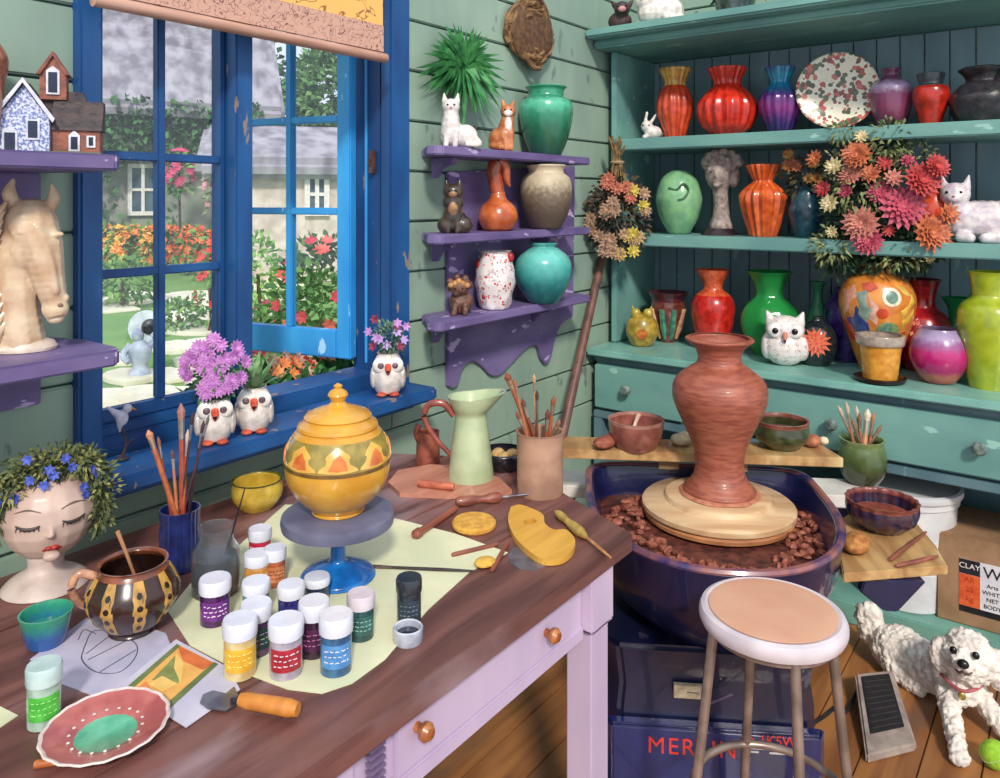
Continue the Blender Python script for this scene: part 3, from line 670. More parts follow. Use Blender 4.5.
# --- shelf 3
T, k, b = vessel('egg_vase', 'pale green egg shaped vase with cracked opening on the middle shelf', 'vase', onX(679, 3.12, S3),
       [(8, 0), (11, 2), (18, 14), (22.5, 30), (22.5, 40), (18, 54), (10, 62), (5, 64), (4, 63)], [g('#86b884', '#6ca078', 20, bump=.3)])
m = M(k)
m.tube([(-10, -19.5, 46), (-2, -21.5, 44), (4, -22.5, 50), (9, -21, 44), (5, -23, 36), (-1, -23.5, 34)], 1.1, 6, 4); obj('crack_line', m, mat('#3f6a4a'), T)
p = onX(719, 3.12, S3)
BUST = mat('#a89890', '#7c6c66', 50, .6, bump=.3)
animal('portrait_bust', 'grey brown curly haired portrait bust on a dark base on the middle shelf', 'bust', p,
       [('c', [(2, 2, 8), (2, 2, 16), (2, 1, 30), (1, 0, 44), (1, 0, 52)], [12, 9.5, 7.5, 7.5, 9]), ('e', (-1, -1, 62), (13, 13, 17)), ('e', (4, 4, 72), (18, 15, 14)), ('e', (14, 4, 60), (7, 8, 13)), ('e', (-12, 0, 72), (6, 7, 7)),
        ('e', (-3, -12, 60), (1.8, 3, 4)), ('e', (-2, -11, 50), (4, 3, 3)), ('e', (-2, -10, 54), (3.4, 3, 1.3)), ('e', (-8, -8, 66), (4, 3, 1.4)), ('e', (3, -10, 66), (4, 3, 1.4))] +
       [('e', (3+16*math.cos(a), -5+3*math.sin(a*2), 72+11*math.sin(a)), 4.6) for a in [i*.5 for i in range(7)]] + [('e', (4*i-9, -9, 77-abs(i-2)), 3.5) for i in range(5)],
       BUST, vox=.9, extra=[('plinth', [('t', [(0, 0, 0), (0, 0, 7)], [18, 13])], mat('#3a2a30', '#241c22', 30, .4)), ('eye', [('e', (-7, -11.5, 63), (2, .8, 1.2))], mat('#4c403e')), ('eye', [('e', (2, -12, 63), (2, .8, 1.2))], mat('#4c403e'))])
vessel('ribbed_vase', 'orange ribbed vase with wide pleated rim on the middle shelf', 'vase', onX(763, 3.12, S3),
       [(12, 0), (13, 2), (17, 16), (21.5, 34), (21, 43), (14, 51), (9, 55), (11, 60), (15.5, 70), (14.5, 72)], [rib('#d8642c', '#b8481c')], ribs=16, amp=.06)
def bunch(m, c, rx, rz_, n, ls, ry=None, mi=0, out=.6):
    c = Vector(c)
    for i in range(n):
        a = R.uniform(0, 2*PI); u = R.uniform(-1, 1); s_ = math.sqrt(1-u*u); d = Vector((math.cos(a)*s_, math.sin(a)*s_, u)); q = c+Vector((d.x*rx, d.y*(ry or rx), d.z*rz_))*R.uniform(.4, 1)
        m.leaf(q, d+Vector((R.uniform(-1, 1), R.uniform(-1, 1), R.uniform(-1, 1)))*out, ls*R.uniform(.6, 1.3), ls*.45, mi=mi)
T, k, b = vessel('dried_flower_vase', 'dark teal vase of dried orange flowers behind the big bouquet on the middle shelf', 'vase', onX(806, 3.14, S3),
       [(10, 0), (11, 2), (15, 14), (17, 28), (12, 40), (10, 46), (13, 50)], [g('#2a5a68', '#1c3c4c')])
m = M(k); bunch(m, (0, 0, 60), 22, 20, 160, 9, 12); obj('foliage', m, mat('#5a5438', '#3a3c2c', 20, .8), T)
for i in range(9):
    m = M(k); m.petals((R.uniform(-20, 14), R.uniform(-12, -6), R.uniform(52, 84)), (R.uniform(-.4, .4), -1, .5), 7, 10, .5); obj('dried_bloom', m, mat('#c87844', '#8c4a3c', 60, .7) if i % 2 else mat('#d8a050', '#a86838', 60, .7), T)
vessel('round_vase', 'bright orange red round vase half hidden behind the big bouquet on the middle shelf', 'vase', onX(931, 3.15, S3),
       [(12, 0), (14, 2), (21, 14), (24, 30), (20, 46), (11, 54), (10, 58)], [g('#d8502c', '#b4341c', 20)])
p = onX(975, 3.12, S3)
animal('cat_figurine', 'large white ceramic cat lying at the right end of the middle shelf', 'figurine', p,
       [('c', [(-14, 0, 22), (0, 2, 22), (28, 4, 20), (40, 4, 18)], [17, 20, 22, 18]), ('c', [(-12, -4, 24), (-17, -8, 44)], [12, 10]), ('e', (-17, -9, 48), (14, 12, 12)), ('c', [(-26, -8, 54), (-28, -8, 66)], [5, 1.2]), ('c', [(-8, -8, 54), (-5, -8, 67)], [5, 1.2]),
        ('c', [(-12, -14, 6), (-4, -18, 5)], [6, 5]), ('c', [(20, -16, 6), (8, -20, 5)], [7, 5]), ('e', (-18, -18, 44), (6, 4, 4.5))],
       mat('#e4dcd8', '#c4b4c0', 40, .35, coat=.4), vox=1.2, extra=eyes((-18, 0, 50), 6, -19.5, 1.5)+[('nose', [('e', (-18, -22, 46), (1.6, 1, 1.2))], PINK)])
# --- counter
p = onX(642, 3.02, SC4)
T, k, b = vessel('owl_jar', 'small mustard yellow owl jar at the left end of the hutch counter', 'jar', p, [(9, 0), (12, 3), (16, 14), (14, 25), (8, 31), (.5, 33)], [g('#b8983c', '#8c7428')], inner=.98, th=.1)
for dx in (-6, 6):
    m = M(k); m.ell((dx, -6, 33), (5, 4, 5)); m.tube([(dx*1.3, -2, 34), (dx*1.6, -2, 40)], [2.5, .6], 6); obj('eye_bulge', m, g('#c8ac4c', '#9c8430'), T)
m = M(k); m.lathe([(.1, 0), (5, 0), (5, 1), (.1, 1)], 14); b = obj('belly_spot', m, g('#c87030', '#a05020'), T); b.rotation_euler = (PI/2, 0, 0); b.location = (0, -15*k, 14*k)
T, k, b = vessel('footed_goblet', 'brown and cream footed goblet pot behind the small yellow owl jar', 'vase', onX(668, 3.17, SC4),
       [(7, 0), (8, 3), (10, 10), (14, 22), (17, 34), (16, 42), (19, 48), (20, 50)], [g('#7a3c30', '#54241f'), g('#5c2430', '#3c1820')], bands=[(40, 1)])
for a in (-1.1, -.35, .35, 1.1):
    m = M(k); A = -PI/2+a
    m.tube([(8.5*math.cos(A), 8.5*math.sin(A), 4), (12.5*math.cos(A), 12.5*math.sin(A), 16), (17.4*math.cos(A), 17.4*math.sin(A), 34)], [1.5, 3.2, 2.6], 8, 3); obj('petal_band', m, g('#d8a884', '#b87c58') if abs(a) > .5 else g('#4c9478', '#2c6c5c'), T)
vessel('red_vase', 'bright red vase with orange flared mouth behind the clay vase on the counter', 'vase', onX(713, 3.12, SC4),
       [(13, 0), (14, 3), (19, 22), (21.5, 42), (18, 53), (10, 60), (10, 66), (15, 76), (17, 80)], [g('#cc2a22', '#a01812'), g('#d8643c', '#b84428')], bands=[(55, 1)], ribs=0)
vessel('green_vase', 'large green glass vase with ruffled rim on the hutch counter', 'vase', onX(769, 3.14, SC4),
       [(14, 0), (15, 3), (24, 18), (28, 34), (24, 48), (14, 58), (13, 66), (18, 78), (23, 84)], [glassy('#2c9448', .12, .25), g('#2f9a4c', '#1c6c34')], ribs=7, amp=.035)
# owl
p = onX(785, 2.99, SC4)
OWLW = spots('#e2d8d4', ['#b8a4a8', '#c4b0ac', '#a89498'], 160, .22)
T = animal('owl_figurine', 'white speckled ceramic owl with black eyes at the front of the hutch counter', 'figurine', p,
       [('e', (0, 0, 18), (21, 17, 19)), ('e', (0, -1, 36), (19, 15, 14)), ('c', [(-13, 0, 42), (-17, -1, 53)], [6, 1.5]), ('c', [(13, 0, 42), (17, -1, 53)], [6, 1.5]), ('e', (-17, 0, 18), (6, 10, 13)), ('e', (17, 0, 18), (6, 10, 13))], OWLW, vox=1.1,
       extra=[('eye_ring', [('e', (-9, -12.5, 36), (7.5, 3, 7.5))], mat('#f0e8e4')), ('eye_ring', [('e', (9, -12.5, 36), (7.5, 3, 7.5))], mat('#f0e8e4')), ('eye', [('e', (-9, -15.5, 36), (3, 1.5, 3))], EYEK), ('eye', [('e', (9, -15.5, 36), (3, 1.5, 3))], EYEK), ('beak', [('t', [(0, -15, 34), (0, -18, 28), (0, -16, 24)], [2.5, 2, .5])], mat('#cc7a6c'))])
# dark bowl with orange flower disc
T, k, b = vessel('flower_flask', 'black round flask with an orange daisy on its face beside the white owl', 'flask', onX(817, 3.07, SC4),
       [(10, 0), (13, 2), (18, 14), (19, 26), (14, 38), (6, 44), (5, 48)], [g('#242c30', '#14181c')])
m = M(k); 
for q in range(3): m.petals((-1, -17.5-q, 25), (0, -1, .12), 15-q*3.5, 14-q*2, .38, .12)
obj('daisy', m, mat('#e0704c', '#c04c34', 90, .5), T)
T, k, b = vessel('glass_bottle', 'slim green glass bottle behind the black flask on the counter', 'bottle', onX(818, 3.25, SC4),
       [(9, 0), (12, 3), (14, 20), (9, 44), (5, 54), (4.5, 66), (8, 74)], [glassy('#4c9c74', .1, .4)])
# purple vase, red vases, green glass jug, lime vase, magenta pot
vessel('purple_vase', 'dark purple vase partly hidden at the left of the painted face vase', 'vase', onX(848, 3.22, SC4),
       [(12, 0), (13, 3), (17, 20), (22, 40), (21, 56), (14, 66), (13, 72)], [g('#4c2a7c', '#2c1a54')])
T, k, b = vessel('red_vase', 'tall crimson glass vase with dark rim right of the painted face vase', 'vase', onX(922, 3.22, SC4),
       [(16, 0), (18, 3), (25, 22), (27, 40), (22, 54), (13, 62), (12, 72), (16, 86), (18, 90)], [g('#b41c24', '#84101c'), g('#8c101c', '#5c0c14')], bands=[(84, 1)])
m = M(k); m.petals((-6, -25, 44), (-.2, -1, .2), 9, 8, .6, .1); obj('flower_mark', m, g('#d86c5c', '#c8a06c'), T)
T, k, b = vessel('glass_jug', 'green glass jug with thin looped handle at the back of the counter', 'jug', onX(957, 3.25, SC4),
       [(12, 0), (14, 2), (18, 20), (15, 36), (8, 48), (8, 62), (14, 74)], [glassy('#1f8c54', .1, .35)])
m = M(k); m.tube([(7, -2, 52), (18, -3, 56), (24, -3, 70), (18, -3, 82), (10, -2, 74)], 1.6, 8, 4); obj('handle', m, glassy('#7ca44c', .1, .3), T)
vessel('lime_vase', 'tall lime green vase at the right end of the hutch counter', 'vase', onX(990, 3.04, SC4),
       [(18, 0), (19, 3), (24, 30), (29, 62), (27, 80), (17, 90), (16, 96), (18, 110), (20, 116)], [g('#a8b42c', '#8c9c1c', 20)])
T, k, b = vessel('magenta_pot', 'round magenta glazed pot with lavender drip rim in front of the crimson vase', 'pot', onX(939, 3.02, SC4),
       [(12, 0), (16, 3), (24, 16), (27, 28), (24, 42), (18, 52), (17, 54)], [glaze([(0, '#a8403c'), (8, '#b86c54'), (14, '#a81c64'), (32, '#b8206c'), (40, '#94588c'), (46, '#a890b4'), (54, '#8c7c9c')], sc_(onX(939, 3.02, SC4)))])
# --- painted face vase with the bouquet
p = onX(877, 3.12, SC4)
T, k, b = vessel('face_vase', 'orange vase painted with abstract faces holding the big pink and red bouquet', 'vase', p,
       [(15, 0), (17, 3), (25, 26), (34, 56), (35, 74), (28, 90), (17, 97), (17, 103), (20, 107)], [g('#e09040', '#c87430', 18)])
def on_body(prof, z):
    P = interp(prof, 6)
    for a, b2 in zip(P, P[1:]):
        if a[1] <= z <= b2[1]: u = (z-a[1])/(b2[1]-a[1]+1e-6); return a[0]+(b2[0]-a[0])*u
    return P[-1][0]
fprof = [(15, 0), (17, 3), (25, 26), (34, 56), (35, 74), (28, 90), (17, 97)]
def patch(T, k, prof, outline, mt, name='painted_patch', off=.5, grid=1):
    """a thin glaze patch wrapped on a lathe body; outline in (angle deg from front, height)"""
    m = M(k); c = (sum(o[0] for o in outline)/len(outline), sum(o[1] for o in outline)/len(outline))
    rings = [0, .35, .7, 1]; vs = []; n = len(outline)
    def P3(a, z, o): r = on_body(prof, z)+o; A = math.radians(a)-PI/2; return (r*math.cos(A), r*math.sin(A), z)
    vs.append(P3(*c, off))
    for u in rings[1:]:
        for a, z in outline: vs.append(P3(c[0]+(a-c[0])*u, c[1]+(z-c[1])*u, off))
    for a, z in outline: vs.append(P3(a, z, -1))
    fs = [(0, 1+i, 1+(i+1) % n) for i in range(n)]
    for q in range(3): fs += [(1+q*n+i, 1+q*n+(i+1) % n, 1+(q+1)*n+(i+1) % n, 1+(q+1)*n+i) for i in range(n)][::-1]
    m.add(vs, fs); return obj(name, m, mt, T)
def circ(a, z, ra, rz_, n=16): return [(a+ra*math.cos(2*PI*i/n), z+rz_*math.sin(2*PI*i/n)) for i in range(n)]
patch(T, k, fprof, [(-66, 80), (-40, 86), (-30, 76), (-48, 60), (-62, 54)], g('#e8a890', '#d89078'))
patch(T, k, fprof, [(-55, 52), (-30, 66), (-14, 50), (-6, 28), (-34, 26)], g('#3c4c8c', '#2c3470'))
patch(T, k, fprof, [(-34, 78), (-16, 82), (-6, 62), (-16, 50), (-28, 58)], g('#8c9c8c', '#6c8078'))
patch(T, k, fprof, [(-14, 80), (2, 66), (0, 48), (-12, 54)], g('#e0b49c', '#c89480'))
patch(T, k, fprof, circ(22, 76, 15, 9), g('#e8dcc0'), 'painted_eye'); patch(T, k, fprof, circ(22, 76, 9, 6), g('#6c8c7c', '#4c6c64'), 'painted_eye', 1.0)
patch(T, k, fprof, circ(18, 42, 20, 10), g('#4c7c6c', '#8c9c5c', 60), 'painted_eye')
patch(T, k, fprof, circ(8, 60, 9, 5), g('#d8502c'))
patch(T, k, fprof, [(-26, 88), (-6, 90), (2, 84), (-10, 80), (-22, 82)], g('#c8502c', '#a83c20'))
patch(T, k, fprof, [(30, 88), (50, 84), (58, 76), (44, 78)], g('#e8c064'))
patch(T, k, fprof, [(-4, 40), (4, 44), (2, 26), (-8, 24)], g('#e8a868'))
patch(T, k, fprof, [(36, 40), (54, 42), (56, 30), (36, 26)], g('#c8462c'))
patch(T, k, fprof, [(36, 62), (62, 78), (66, 70), (40, 54)], g('#f0c050'))
patch(T, k, fprof, [(40, 52), (64, 64), (66, 56), (42, 44)], g('#e8b848'))
patch(T, k, fprof, [(-66, 50), (-52, 48), (-44, 30), (-60, 30)], g('#d84838'))
# bouquet: foliage and each bloom
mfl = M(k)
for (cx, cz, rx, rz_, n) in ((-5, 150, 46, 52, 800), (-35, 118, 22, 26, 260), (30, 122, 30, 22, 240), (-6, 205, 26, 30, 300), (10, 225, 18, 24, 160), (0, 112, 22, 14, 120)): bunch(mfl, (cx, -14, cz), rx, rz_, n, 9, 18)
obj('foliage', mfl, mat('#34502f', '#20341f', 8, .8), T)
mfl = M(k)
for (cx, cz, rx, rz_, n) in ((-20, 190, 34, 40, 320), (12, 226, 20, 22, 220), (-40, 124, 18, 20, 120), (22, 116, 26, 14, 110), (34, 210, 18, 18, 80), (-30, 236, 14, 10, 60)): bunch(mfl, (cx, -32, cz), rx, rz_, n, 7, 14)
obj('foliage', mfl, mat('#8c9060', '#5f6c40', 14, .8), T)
mst = M(k)
for x, z in ((-20, 150), (-6, 170), (6, 180), (18, 150), (28, 160), (-2, 200)): mst.tube([(x*.1, 0, 86), (x*.5, -8, (z+86)/2), (x, -14, z)], 1, 5, 3)
obj('stems', mst, mat('#4c6c34'), T)
def bloom(T, k, x, y, z, r, c, n=16, layers=4, name='bloom', nrm=None):
    m = M(k); nv = Vector(nrm or (x*.012, -1, .25+(z-150)*.003))
    for q in range(layers): m.petals((x, y-q*r*.07, z), nv, r*(1-.19*q), max(6, n-2*q), .5, .16+.22*q)
    m.ell((x, y-r*.18, z), r*.16, 8, 6)
    return obj(name, m, mat(*c, 60, .6), T)
PK = ('#c8586c', '#9c3048'); RD = ('#c44440', '#94282c'); OR = ('#cc7448', '#9c4830'); PP = ('#cc8474', '#a85c50'); CR = ('#d8c89c', '#b09c68')
for x, z, r, c in ((22, 164, 24, PK), (-14, 148, 19, PP), (-8, 132, 16, PK), (38, 190, 19, RD), (50, 202, 13, RD), (2, 178, 13, PK), (46, 140, 20, OR), (-18, 214, 16, OR), (-24, 196, 13, PP), (-42, 168, 11, CR), (-48, 182, 10, RD), (-6, 196, 11, OR), (-38, 204, 10, CR), (6, 206, 9, RD), (14, 192, 10, PP), (-28, 180, 9, PK), (60, 158, 12, OR), (-14, 232, 8, CR), (-56, 212, 10, OR), (34, 126, 7, CR), (44, 118, 6, CR), (-40, 140, 7, CR), (26, 208, 8, PK), (10, 142, 7, RD)):
    bloom(T, k, x, -40+R.uniform(-5, 5) if r > 9 else -38, z-2, r, c, 16 if r > 12 else 10, 4 if r > 12 else 3)
# small yellow pot with saucer
T, k, b = vessel('flower_pot', 'small orange yellow plant pot on a black saucer in front of the face vase', 'flower pot', onX(880, 2.915, SC4),
       [(15.5, 3), (16, 4), (18, 20), (20, 36), (22.5, 38), (23, 46), (22, 47)], [g('#e0a040', '#c8842c'), g('#b0a090', '#8c8078')], bands=[(37, 1)])
m = M(k); m.lathe([(.1, 0), (20, 0), (23.5, 2), (24, 5), (22, 5.5), (18, 3), (.1, 3)], 32); obj('saucer', m, mat('#2a1c1c', '#1a1214', rough=.3), T)
# --- on the top of the hutch
p = onX(662, 2.93, STOP)
animal('cat_figurine', 'white ceramic cat curled on top of the hutch above the orange ribbed vase', 'figurine', p,
       [('c', [(-12, 0, 12), (8, 0, 12)], [13, 14]), ('e', (-16, -4, 22), (11, 9, 9)), ('c', [(-22, -4, 27), (-24, -4, 35)], [3.5, 1]), ('c', [(-10, -4, 27), (-8, -4, 35)], [3.5, 1]), ('c', [(18, -6, 5), (4, -13, 4)], [4, 4])],
       WCER, extra=eyes((-16, 0, 23), 4, -13, 1.2))
p = onX(620, 2.93, STOP)
animal('dog_figurine', 'small dark brown dog figurine with pink face on the left end of the hutch top', 'figurine', p,
       [('e', (0, 2, 9), (12, 9, 10)), ('e', (2, -5, 20), (8, 7, 8)), ('c', [(-5, -3, 24), (-8, -3, 28)], [3, 1.5]), ('c', [(9, -3, 24), (12, -3, 28)], [3, 1.5]), ('e', (2, -12, 18), (4, 3, 3))],
       mat('#4c3434', '#33242a', 30, .5), extra=[('muzzle', [('e', (2, -14, 18), (4, 2.5, 3))], PINK)]+eyes((2, 0, 22), 4, -11.5, 1))
T, k, b = vessel('trailing_plant', 'potted plant with dark leaves and red blooms on top of the hutch', 'potted plant', onX(735, 3.0, STOP), [(16, 0), (17, 2), (22, 26), (24, 30)], [g('#4c5c58', '#34403c')], part='pot')
m = M(k); bunch(m, (0, -4, 34), 30, 18, 240, 11); obj('foliage', m, mat('#2c5038', '#1c3828', 20, .7), T)
m = M(k)
for i in range(9): m.petals((R.uniform(-26, 26), -24, R.uniform(26, 44)), (0, -1, .3), 5, 7, .6)
obj('blossom', m, mat('#a8304c', '#7c2038', 60), T)
# ================================================================ PURPLE SHELF CONTENTS
R.seed(33)
LT, LM, LL = 1.613, 1.346, 1.086
YS = 1.60
CATW = [('e', (0, 0, 12), (13, 11, 12)), ('c', [(-2, -3, 16), (-2, -5, 34)], [11, 8]), ('e', (-2, -6, 41), (9, 8, 8)), ('c', [(-8, -5, 46), (-9, -5, 54)], [3.4, 1]), ('c', [(4, -5, 46), (5, -5, 54)], [3.4, 1]), ('c', [(-6, -9, 16), (-7, -11, 2)], [3.5, 3]), ('c', [(3, -9, 16), (2, -11, 2)], [3.5, 3])]
p = onY(453, YS, LT)
animal('cat_figurine', 'tall white ceramic cat sitting in front of the spiky green plant', 'figurine', p, CATW+[('e', (12, 0, 12), (13, 10, 12)), ('c', [(20, -4, 12), (26, -6, 4), (14, -12, 3)], [3.5, 3, 2.5])], WCER,
       extra=eyes((-2, 0, 42), 3.2, -13.4, 1.1)+[('nose', [('e', (-2, -14, 39), (1.2, .8, 1))], PINK)])
p = onY(502, YS-.005, LT)
animal('cat_figurine', 'ginger and white ceramic cat sitting between the white cat and green jar', 'figurine', p,
       [('e', (-1, 0, 12), (13, 11, 13)), ('c', [(3, -3, 16), (6, -4, 34)], [10, 6.5]), ('e', (6, -5, 40), (8, 7.5, 7)), ('c', [(2, -4, 45), (0, -4, 52)], [3, 1]), ('c', [(10, -4, 45), (12, -4, 51)], [3, 1]), ('c', [(3, -9, 18), (4, -11, 3)], [3.5, 3]), ('c', [(9, -8, 18), (9, -10, 3)], [3.5, 3]), ('c', [(-10, -4, 6), (-2, -11, 4)], [3.5, 3])],
       mat('#a85a30', '#c88050', 30, .35, coat=.4), extra=eyes((6, 0, 41), 3, -12, 1)+[('bib', [('e', (6, -9.5, 26), (4, 2.5, 9)), ('e', (6, -11, 38), (4.5, 2, 3.6))], WCER)])
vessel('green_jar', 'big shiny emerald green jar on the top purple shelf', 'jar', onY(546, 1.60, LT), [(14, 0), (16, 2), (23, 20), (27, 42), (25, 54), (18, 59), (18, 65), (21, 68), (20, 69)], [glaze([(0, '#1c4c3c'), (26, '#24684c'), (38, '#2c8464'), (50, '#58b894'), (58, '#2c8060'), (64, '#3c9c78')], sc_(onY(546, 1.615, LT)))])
# spiky plant
T, k, b = vessel('potted_palm', 'spiky green plant in a small dark pot behind the white cat', 'potted plant', onY(463, 1.65, LT), [(9, 0), (11, 2), (14, 22), (13, 23)], [g('#4c4038', '#342c28')], part='pot', rz=0)
m = M(k)
for i in range(210):
    a = R.uniform(0, 2*PI); el = R.uniform(-1.3, 1.4); d = Vector((math.cos(a)*math.cos(el), math.sin(a)*math.cos(el)*.45, math.sin(el)+.02)); L = R.uniform(30, 52)
    c0 = Vector((R.uniform(-3, 3), -3, 82)); pts = [c0, c0+d*L*.5+Vector((0, 0, 2)), c0+d*L+Vector((0, 0, -6))]
    pts = [Vector((q.x*1.45, min(q.y, 7), q.z)) for q in pts]
    sd = d.cross(Vector((0, 1, .3))).normalized()*2.9
    m.add([pts[0]-sd*.5, pts[0]+sd*.5, pts[1]+sd, pts[1]-sd, pts[2]], [(0, 1, 2, 3), (3, 2, 4)])
for i in range(5): m.tube([(R.uniform(-3, 3), 0, 20), (R.uniform(-3, 3), -2, 50), (0, -3, 82)], 1.3, 5)
obj('fronds', m, mat('#4f9a54', '#276c3c', 30, .5), T)
p = onY(455, YS, LM)
animal('cat_figurine', 'black and tan ceramic cat at the left of the middle purple shelf', 'figurine', p, CATW+[('e', (-8, -4, 8), (10, 9, 9)), ('e', (8, -4, 8), (10, 9, 9)), ('e', (-2, -4, 30), (11, 9, 9)), ('e', (-2, -6, 41), (10.5, 8, 8.5))], mat('#2a2424', '#4a3a2c', 50, .35, coat=.4), k=sc_(p)*1.0,
       extra=eyes((-2, 0, 42), 3.2, -13.4, 1.3)+[('bib', [('e', (-2, -11, 24), (5, 3, 9)), ('e', (-2, -12.5, 39), (4.5, 2, 3.4))], mat('#a87c54', '#7c5840', 60, .4))])
T, k, b = vessel('gourd_vase', 'glossy orange gourd shaped vase with hooked neck on the middle purple shelf', 'vase', onY(498, YS, LM), [(12, 0), (16, 3), (20, 13), (17, 24), (9, 32), (7, 38), (6, 40)], [g('#d0703c', '#a84c28', 20)], inner=.97)
m = M(k); m.tube([(0, 0, 36), (-2, 0, 48), (-4, 0, 60), (0, 0, 70), (7, 0, 64), (9, 0, 50), (12, 0, 44)], [7, 7.5, 8, 7, 5, 3.5, 1], 12, 4); obj('hooked_neck', m, g('#b4552c', '#8c3c20', 20), T)
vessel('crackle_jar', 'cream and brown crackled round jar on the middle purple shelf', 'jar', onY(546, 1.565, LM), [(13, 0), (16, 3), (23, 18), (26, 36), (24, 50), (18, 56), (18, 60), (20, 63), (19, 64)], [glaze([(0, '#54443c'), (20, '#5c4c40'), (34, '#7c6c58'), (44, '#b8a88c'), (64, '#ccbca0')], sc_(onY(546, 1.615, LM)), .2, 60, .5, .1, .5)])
p = onY(461, YS, LL)
animal('dog_figurine', 'small curly brown dog figurine at the left of the lowest purple shelf', 'figurine', p,
       [('e', (0, 2, 12), (12, 10, 13)), ('e', (-2, -4, 28), (10, 9, 9))]+[('e', (-2+10*math.cos(i*.9), -5+3*math.sin(i*2.1), 30+8*math.sin(i*.9)), 3.6) for i in range(8)]+[('c', [(-6, -8, 10), (-7, -10, 2)], [3.5, 3]), ('c', [(4, -8, 10), (4, -10, 2)], [3.5, 3])],
       mat('#7c5440', '#4f3630', 60, .5, bump=.4), extra=[('curls', [('e', (-2+i*4-8, -10, 34-abs(i-2)*2), (3, 2.5, 3)) for i in range(5)], mat('#c8945c', '#a06c3c', 60, .5))]+eyes((-2, 0, 27), 3.5, -12.3, 1))
T, k, b = vessel('dripped_vase', 'white vase with dripped glaze and red blobs between dog figurine and turquoise vase', 'vase', onY(495, 1.59, LL), [(12, 0), (15, 3), (19, 20), (20, 36), (17, 50), (15, 56), (17, 58)], [spots('#e4dad8', ['#c4b4b8', '#d8c8c8', '#b8a4ac', '#c83c34'], 110, .38)], wob=2)
for (a, z, r) in ((-70, 45, 5), (65, 52, 5), (50, 26, 4), (-40, 14, 3)):
    m = M(k); A = math.radians(a)-PI/2; m.ell((17*math.cos(A), 17*math.sin(A), z), (r*.7, r*.7, r)); obj('red_blob', m, mat('#c02c28', '#8c1c20', 60, .3), T)
vessel('turquoise_vase', 'round turquoise vase with small mouth on the lowest purple shelf', 'vase', onY(543, 1.55, LL), [(13, 0), (16, 2), (26, 18), (29, 32), (26, 45), (16, 54), (12, 56), (14, 59), (13, 60)], [glaze([(0, '#1c545c'), (18, '#2c7c80'), (34, '#48a49c'), (48, '#70c4b8'), (60, '#3c8c88')], sc_(onY(543, 1.60, LL)), .14)], wob=.6)
# woven wall hanging
p = onY(528, 1.690, 2.075); k = sc_(p); T = thing('hanging_basket', 'brown woven twig wall basket hanging above the green jar', 'basket', p, 0)
m = M(k)
for i in range(46):
    a0 = R.uniform(0, 6.28); L = R.uniform(1.2, 2.6); pts = []
    rx = R.uniform(16, 40); rz_ = R.uniform(14, 36); cx = R.uniform(-4, 4)
    for q in range(6): a = a0+L*q/5; pts.append((cx+rx*math.cos(a), R.uniform(-12, -7)+.2*abs(rx*math.cos(a)), rz_*math.sin(a)))
    m.tube(pts, R.uniform(1.6, 2.8), 6, 3)
obj('woven_twigs', m, mat('#8c6840', '#5c3f28', 30, .7), T)
m = M(k); m.ell((0, -6, 0), (36, 5.5, 34)); obj('basket_back', m, mat('#6c4c30', '#4c3424', 60, .8), T)
# left shelves
p = onY(38, 1.60, 1.536); k = sc_(p)*1.0
T = thing('ceramic_house', 'painted ceramic house with steep white trimmed gable and brick dormer tower', 'ornament', p, -.55)
SH = mat('#6c7cb0', '#d0d4e4', 190, .5, w=.1); BR = mat('#9a5a44', '#74443a', 60, .6, bump=.3); RF = mat('#4c3c3c', '#2f282c', 60, .6, bump=.5); WT = mat('#dcdce4', '#b8b8c8', 40, .5); DKW = mat('#24304c', '#141c30', 20, .3)
m = M(k); m.box(-32, 12, -14, 22, 0, 36); m.prism([(-32, 36), (12, 36), (-10, 68)], -14, 20, 'XZ'); obj('house_wall', m, SH, T, bevel=.0008)
m = M(k)
for s_ in (-1, 1):
    x1 = -10+s_*25.5
    m.prism([(-10, 68), (-10, 73), (x1, 36), (x1-s_*.5, 32)], -18, 24, 'XZ')
obj('gable_roof', m, RF, T)
m = M(k)
for s_ in (-1, 1):
    x1 = -10+s_*26.5; m.prism([(-10, 69.5), (-10, 74.5), (x1+s_, 35), (x1-s_*1, 31)], -19.5, -18.1, 'XZ')
obj('barge_board', m, WT, T)
m = M(k); m.box(12.2, 56, -6, 24, 0, 26); obj('side_wing', m, BR, T, bevel=.0008)
m = M(k); m.prism([(-9, 25), (-7, 29), (10, 56), (26, 56), (27, 25)], 12.3, 58, 'YZ'); obj('wing_roof', m, RF, T)
m = M(k); m.box(-4, 44, 14, 26, 24, 44); m.prism([(-8, 42), (48, 42), (38, 66), (4, 66)], 13, 27, 'XZ'); obj('main_roof', m, RF, T)
m = M(k); m.box(0, 24, 8, 24, 57, 84); m.prism([(0, 84), (24, 84), (12, 102)], 8, 24, 'XZ'); obj('dormer_tower', m, BR, T)
m = M(k); m.prism([(-3, 82), (12, 106), (12, 101), (1, 82)], 5, 26, 'XZ'); m.prism([(27, 82), (12, 106), (12, 101), (23, 82)], 5, 26, 'XZ'); obj('tower_roof', m, mat('#8c4c3c', '#6c3830', 60), T)
for (x0, x1, y_, z0, z1, arch) in ((6, 18, 8, 62, 86, 1), (-8, 4, -14, 14, 34, 0), (-28, -15, -14, 0, 22, 1), (28, 38, -6, 4, 20, 1), (44, 52, -6, 8, 20, 0)):
    m = M(k); m.box(x0, x1, y_-1.6, y_-.1, z0, z1)
    if arch: m.prism([(x0, z1), (x1, z1), ((x0+x1)/2, z1+5)], y_-1.6, y_-.1, 'XZ')
    f_ = obj('house_window', m, WT, T); m = M(k); m.box(x0+2, x1-2, y_-2.2, y_-1.61, z0+2, z1-1.5); obj('pane', m, DKW, f_)
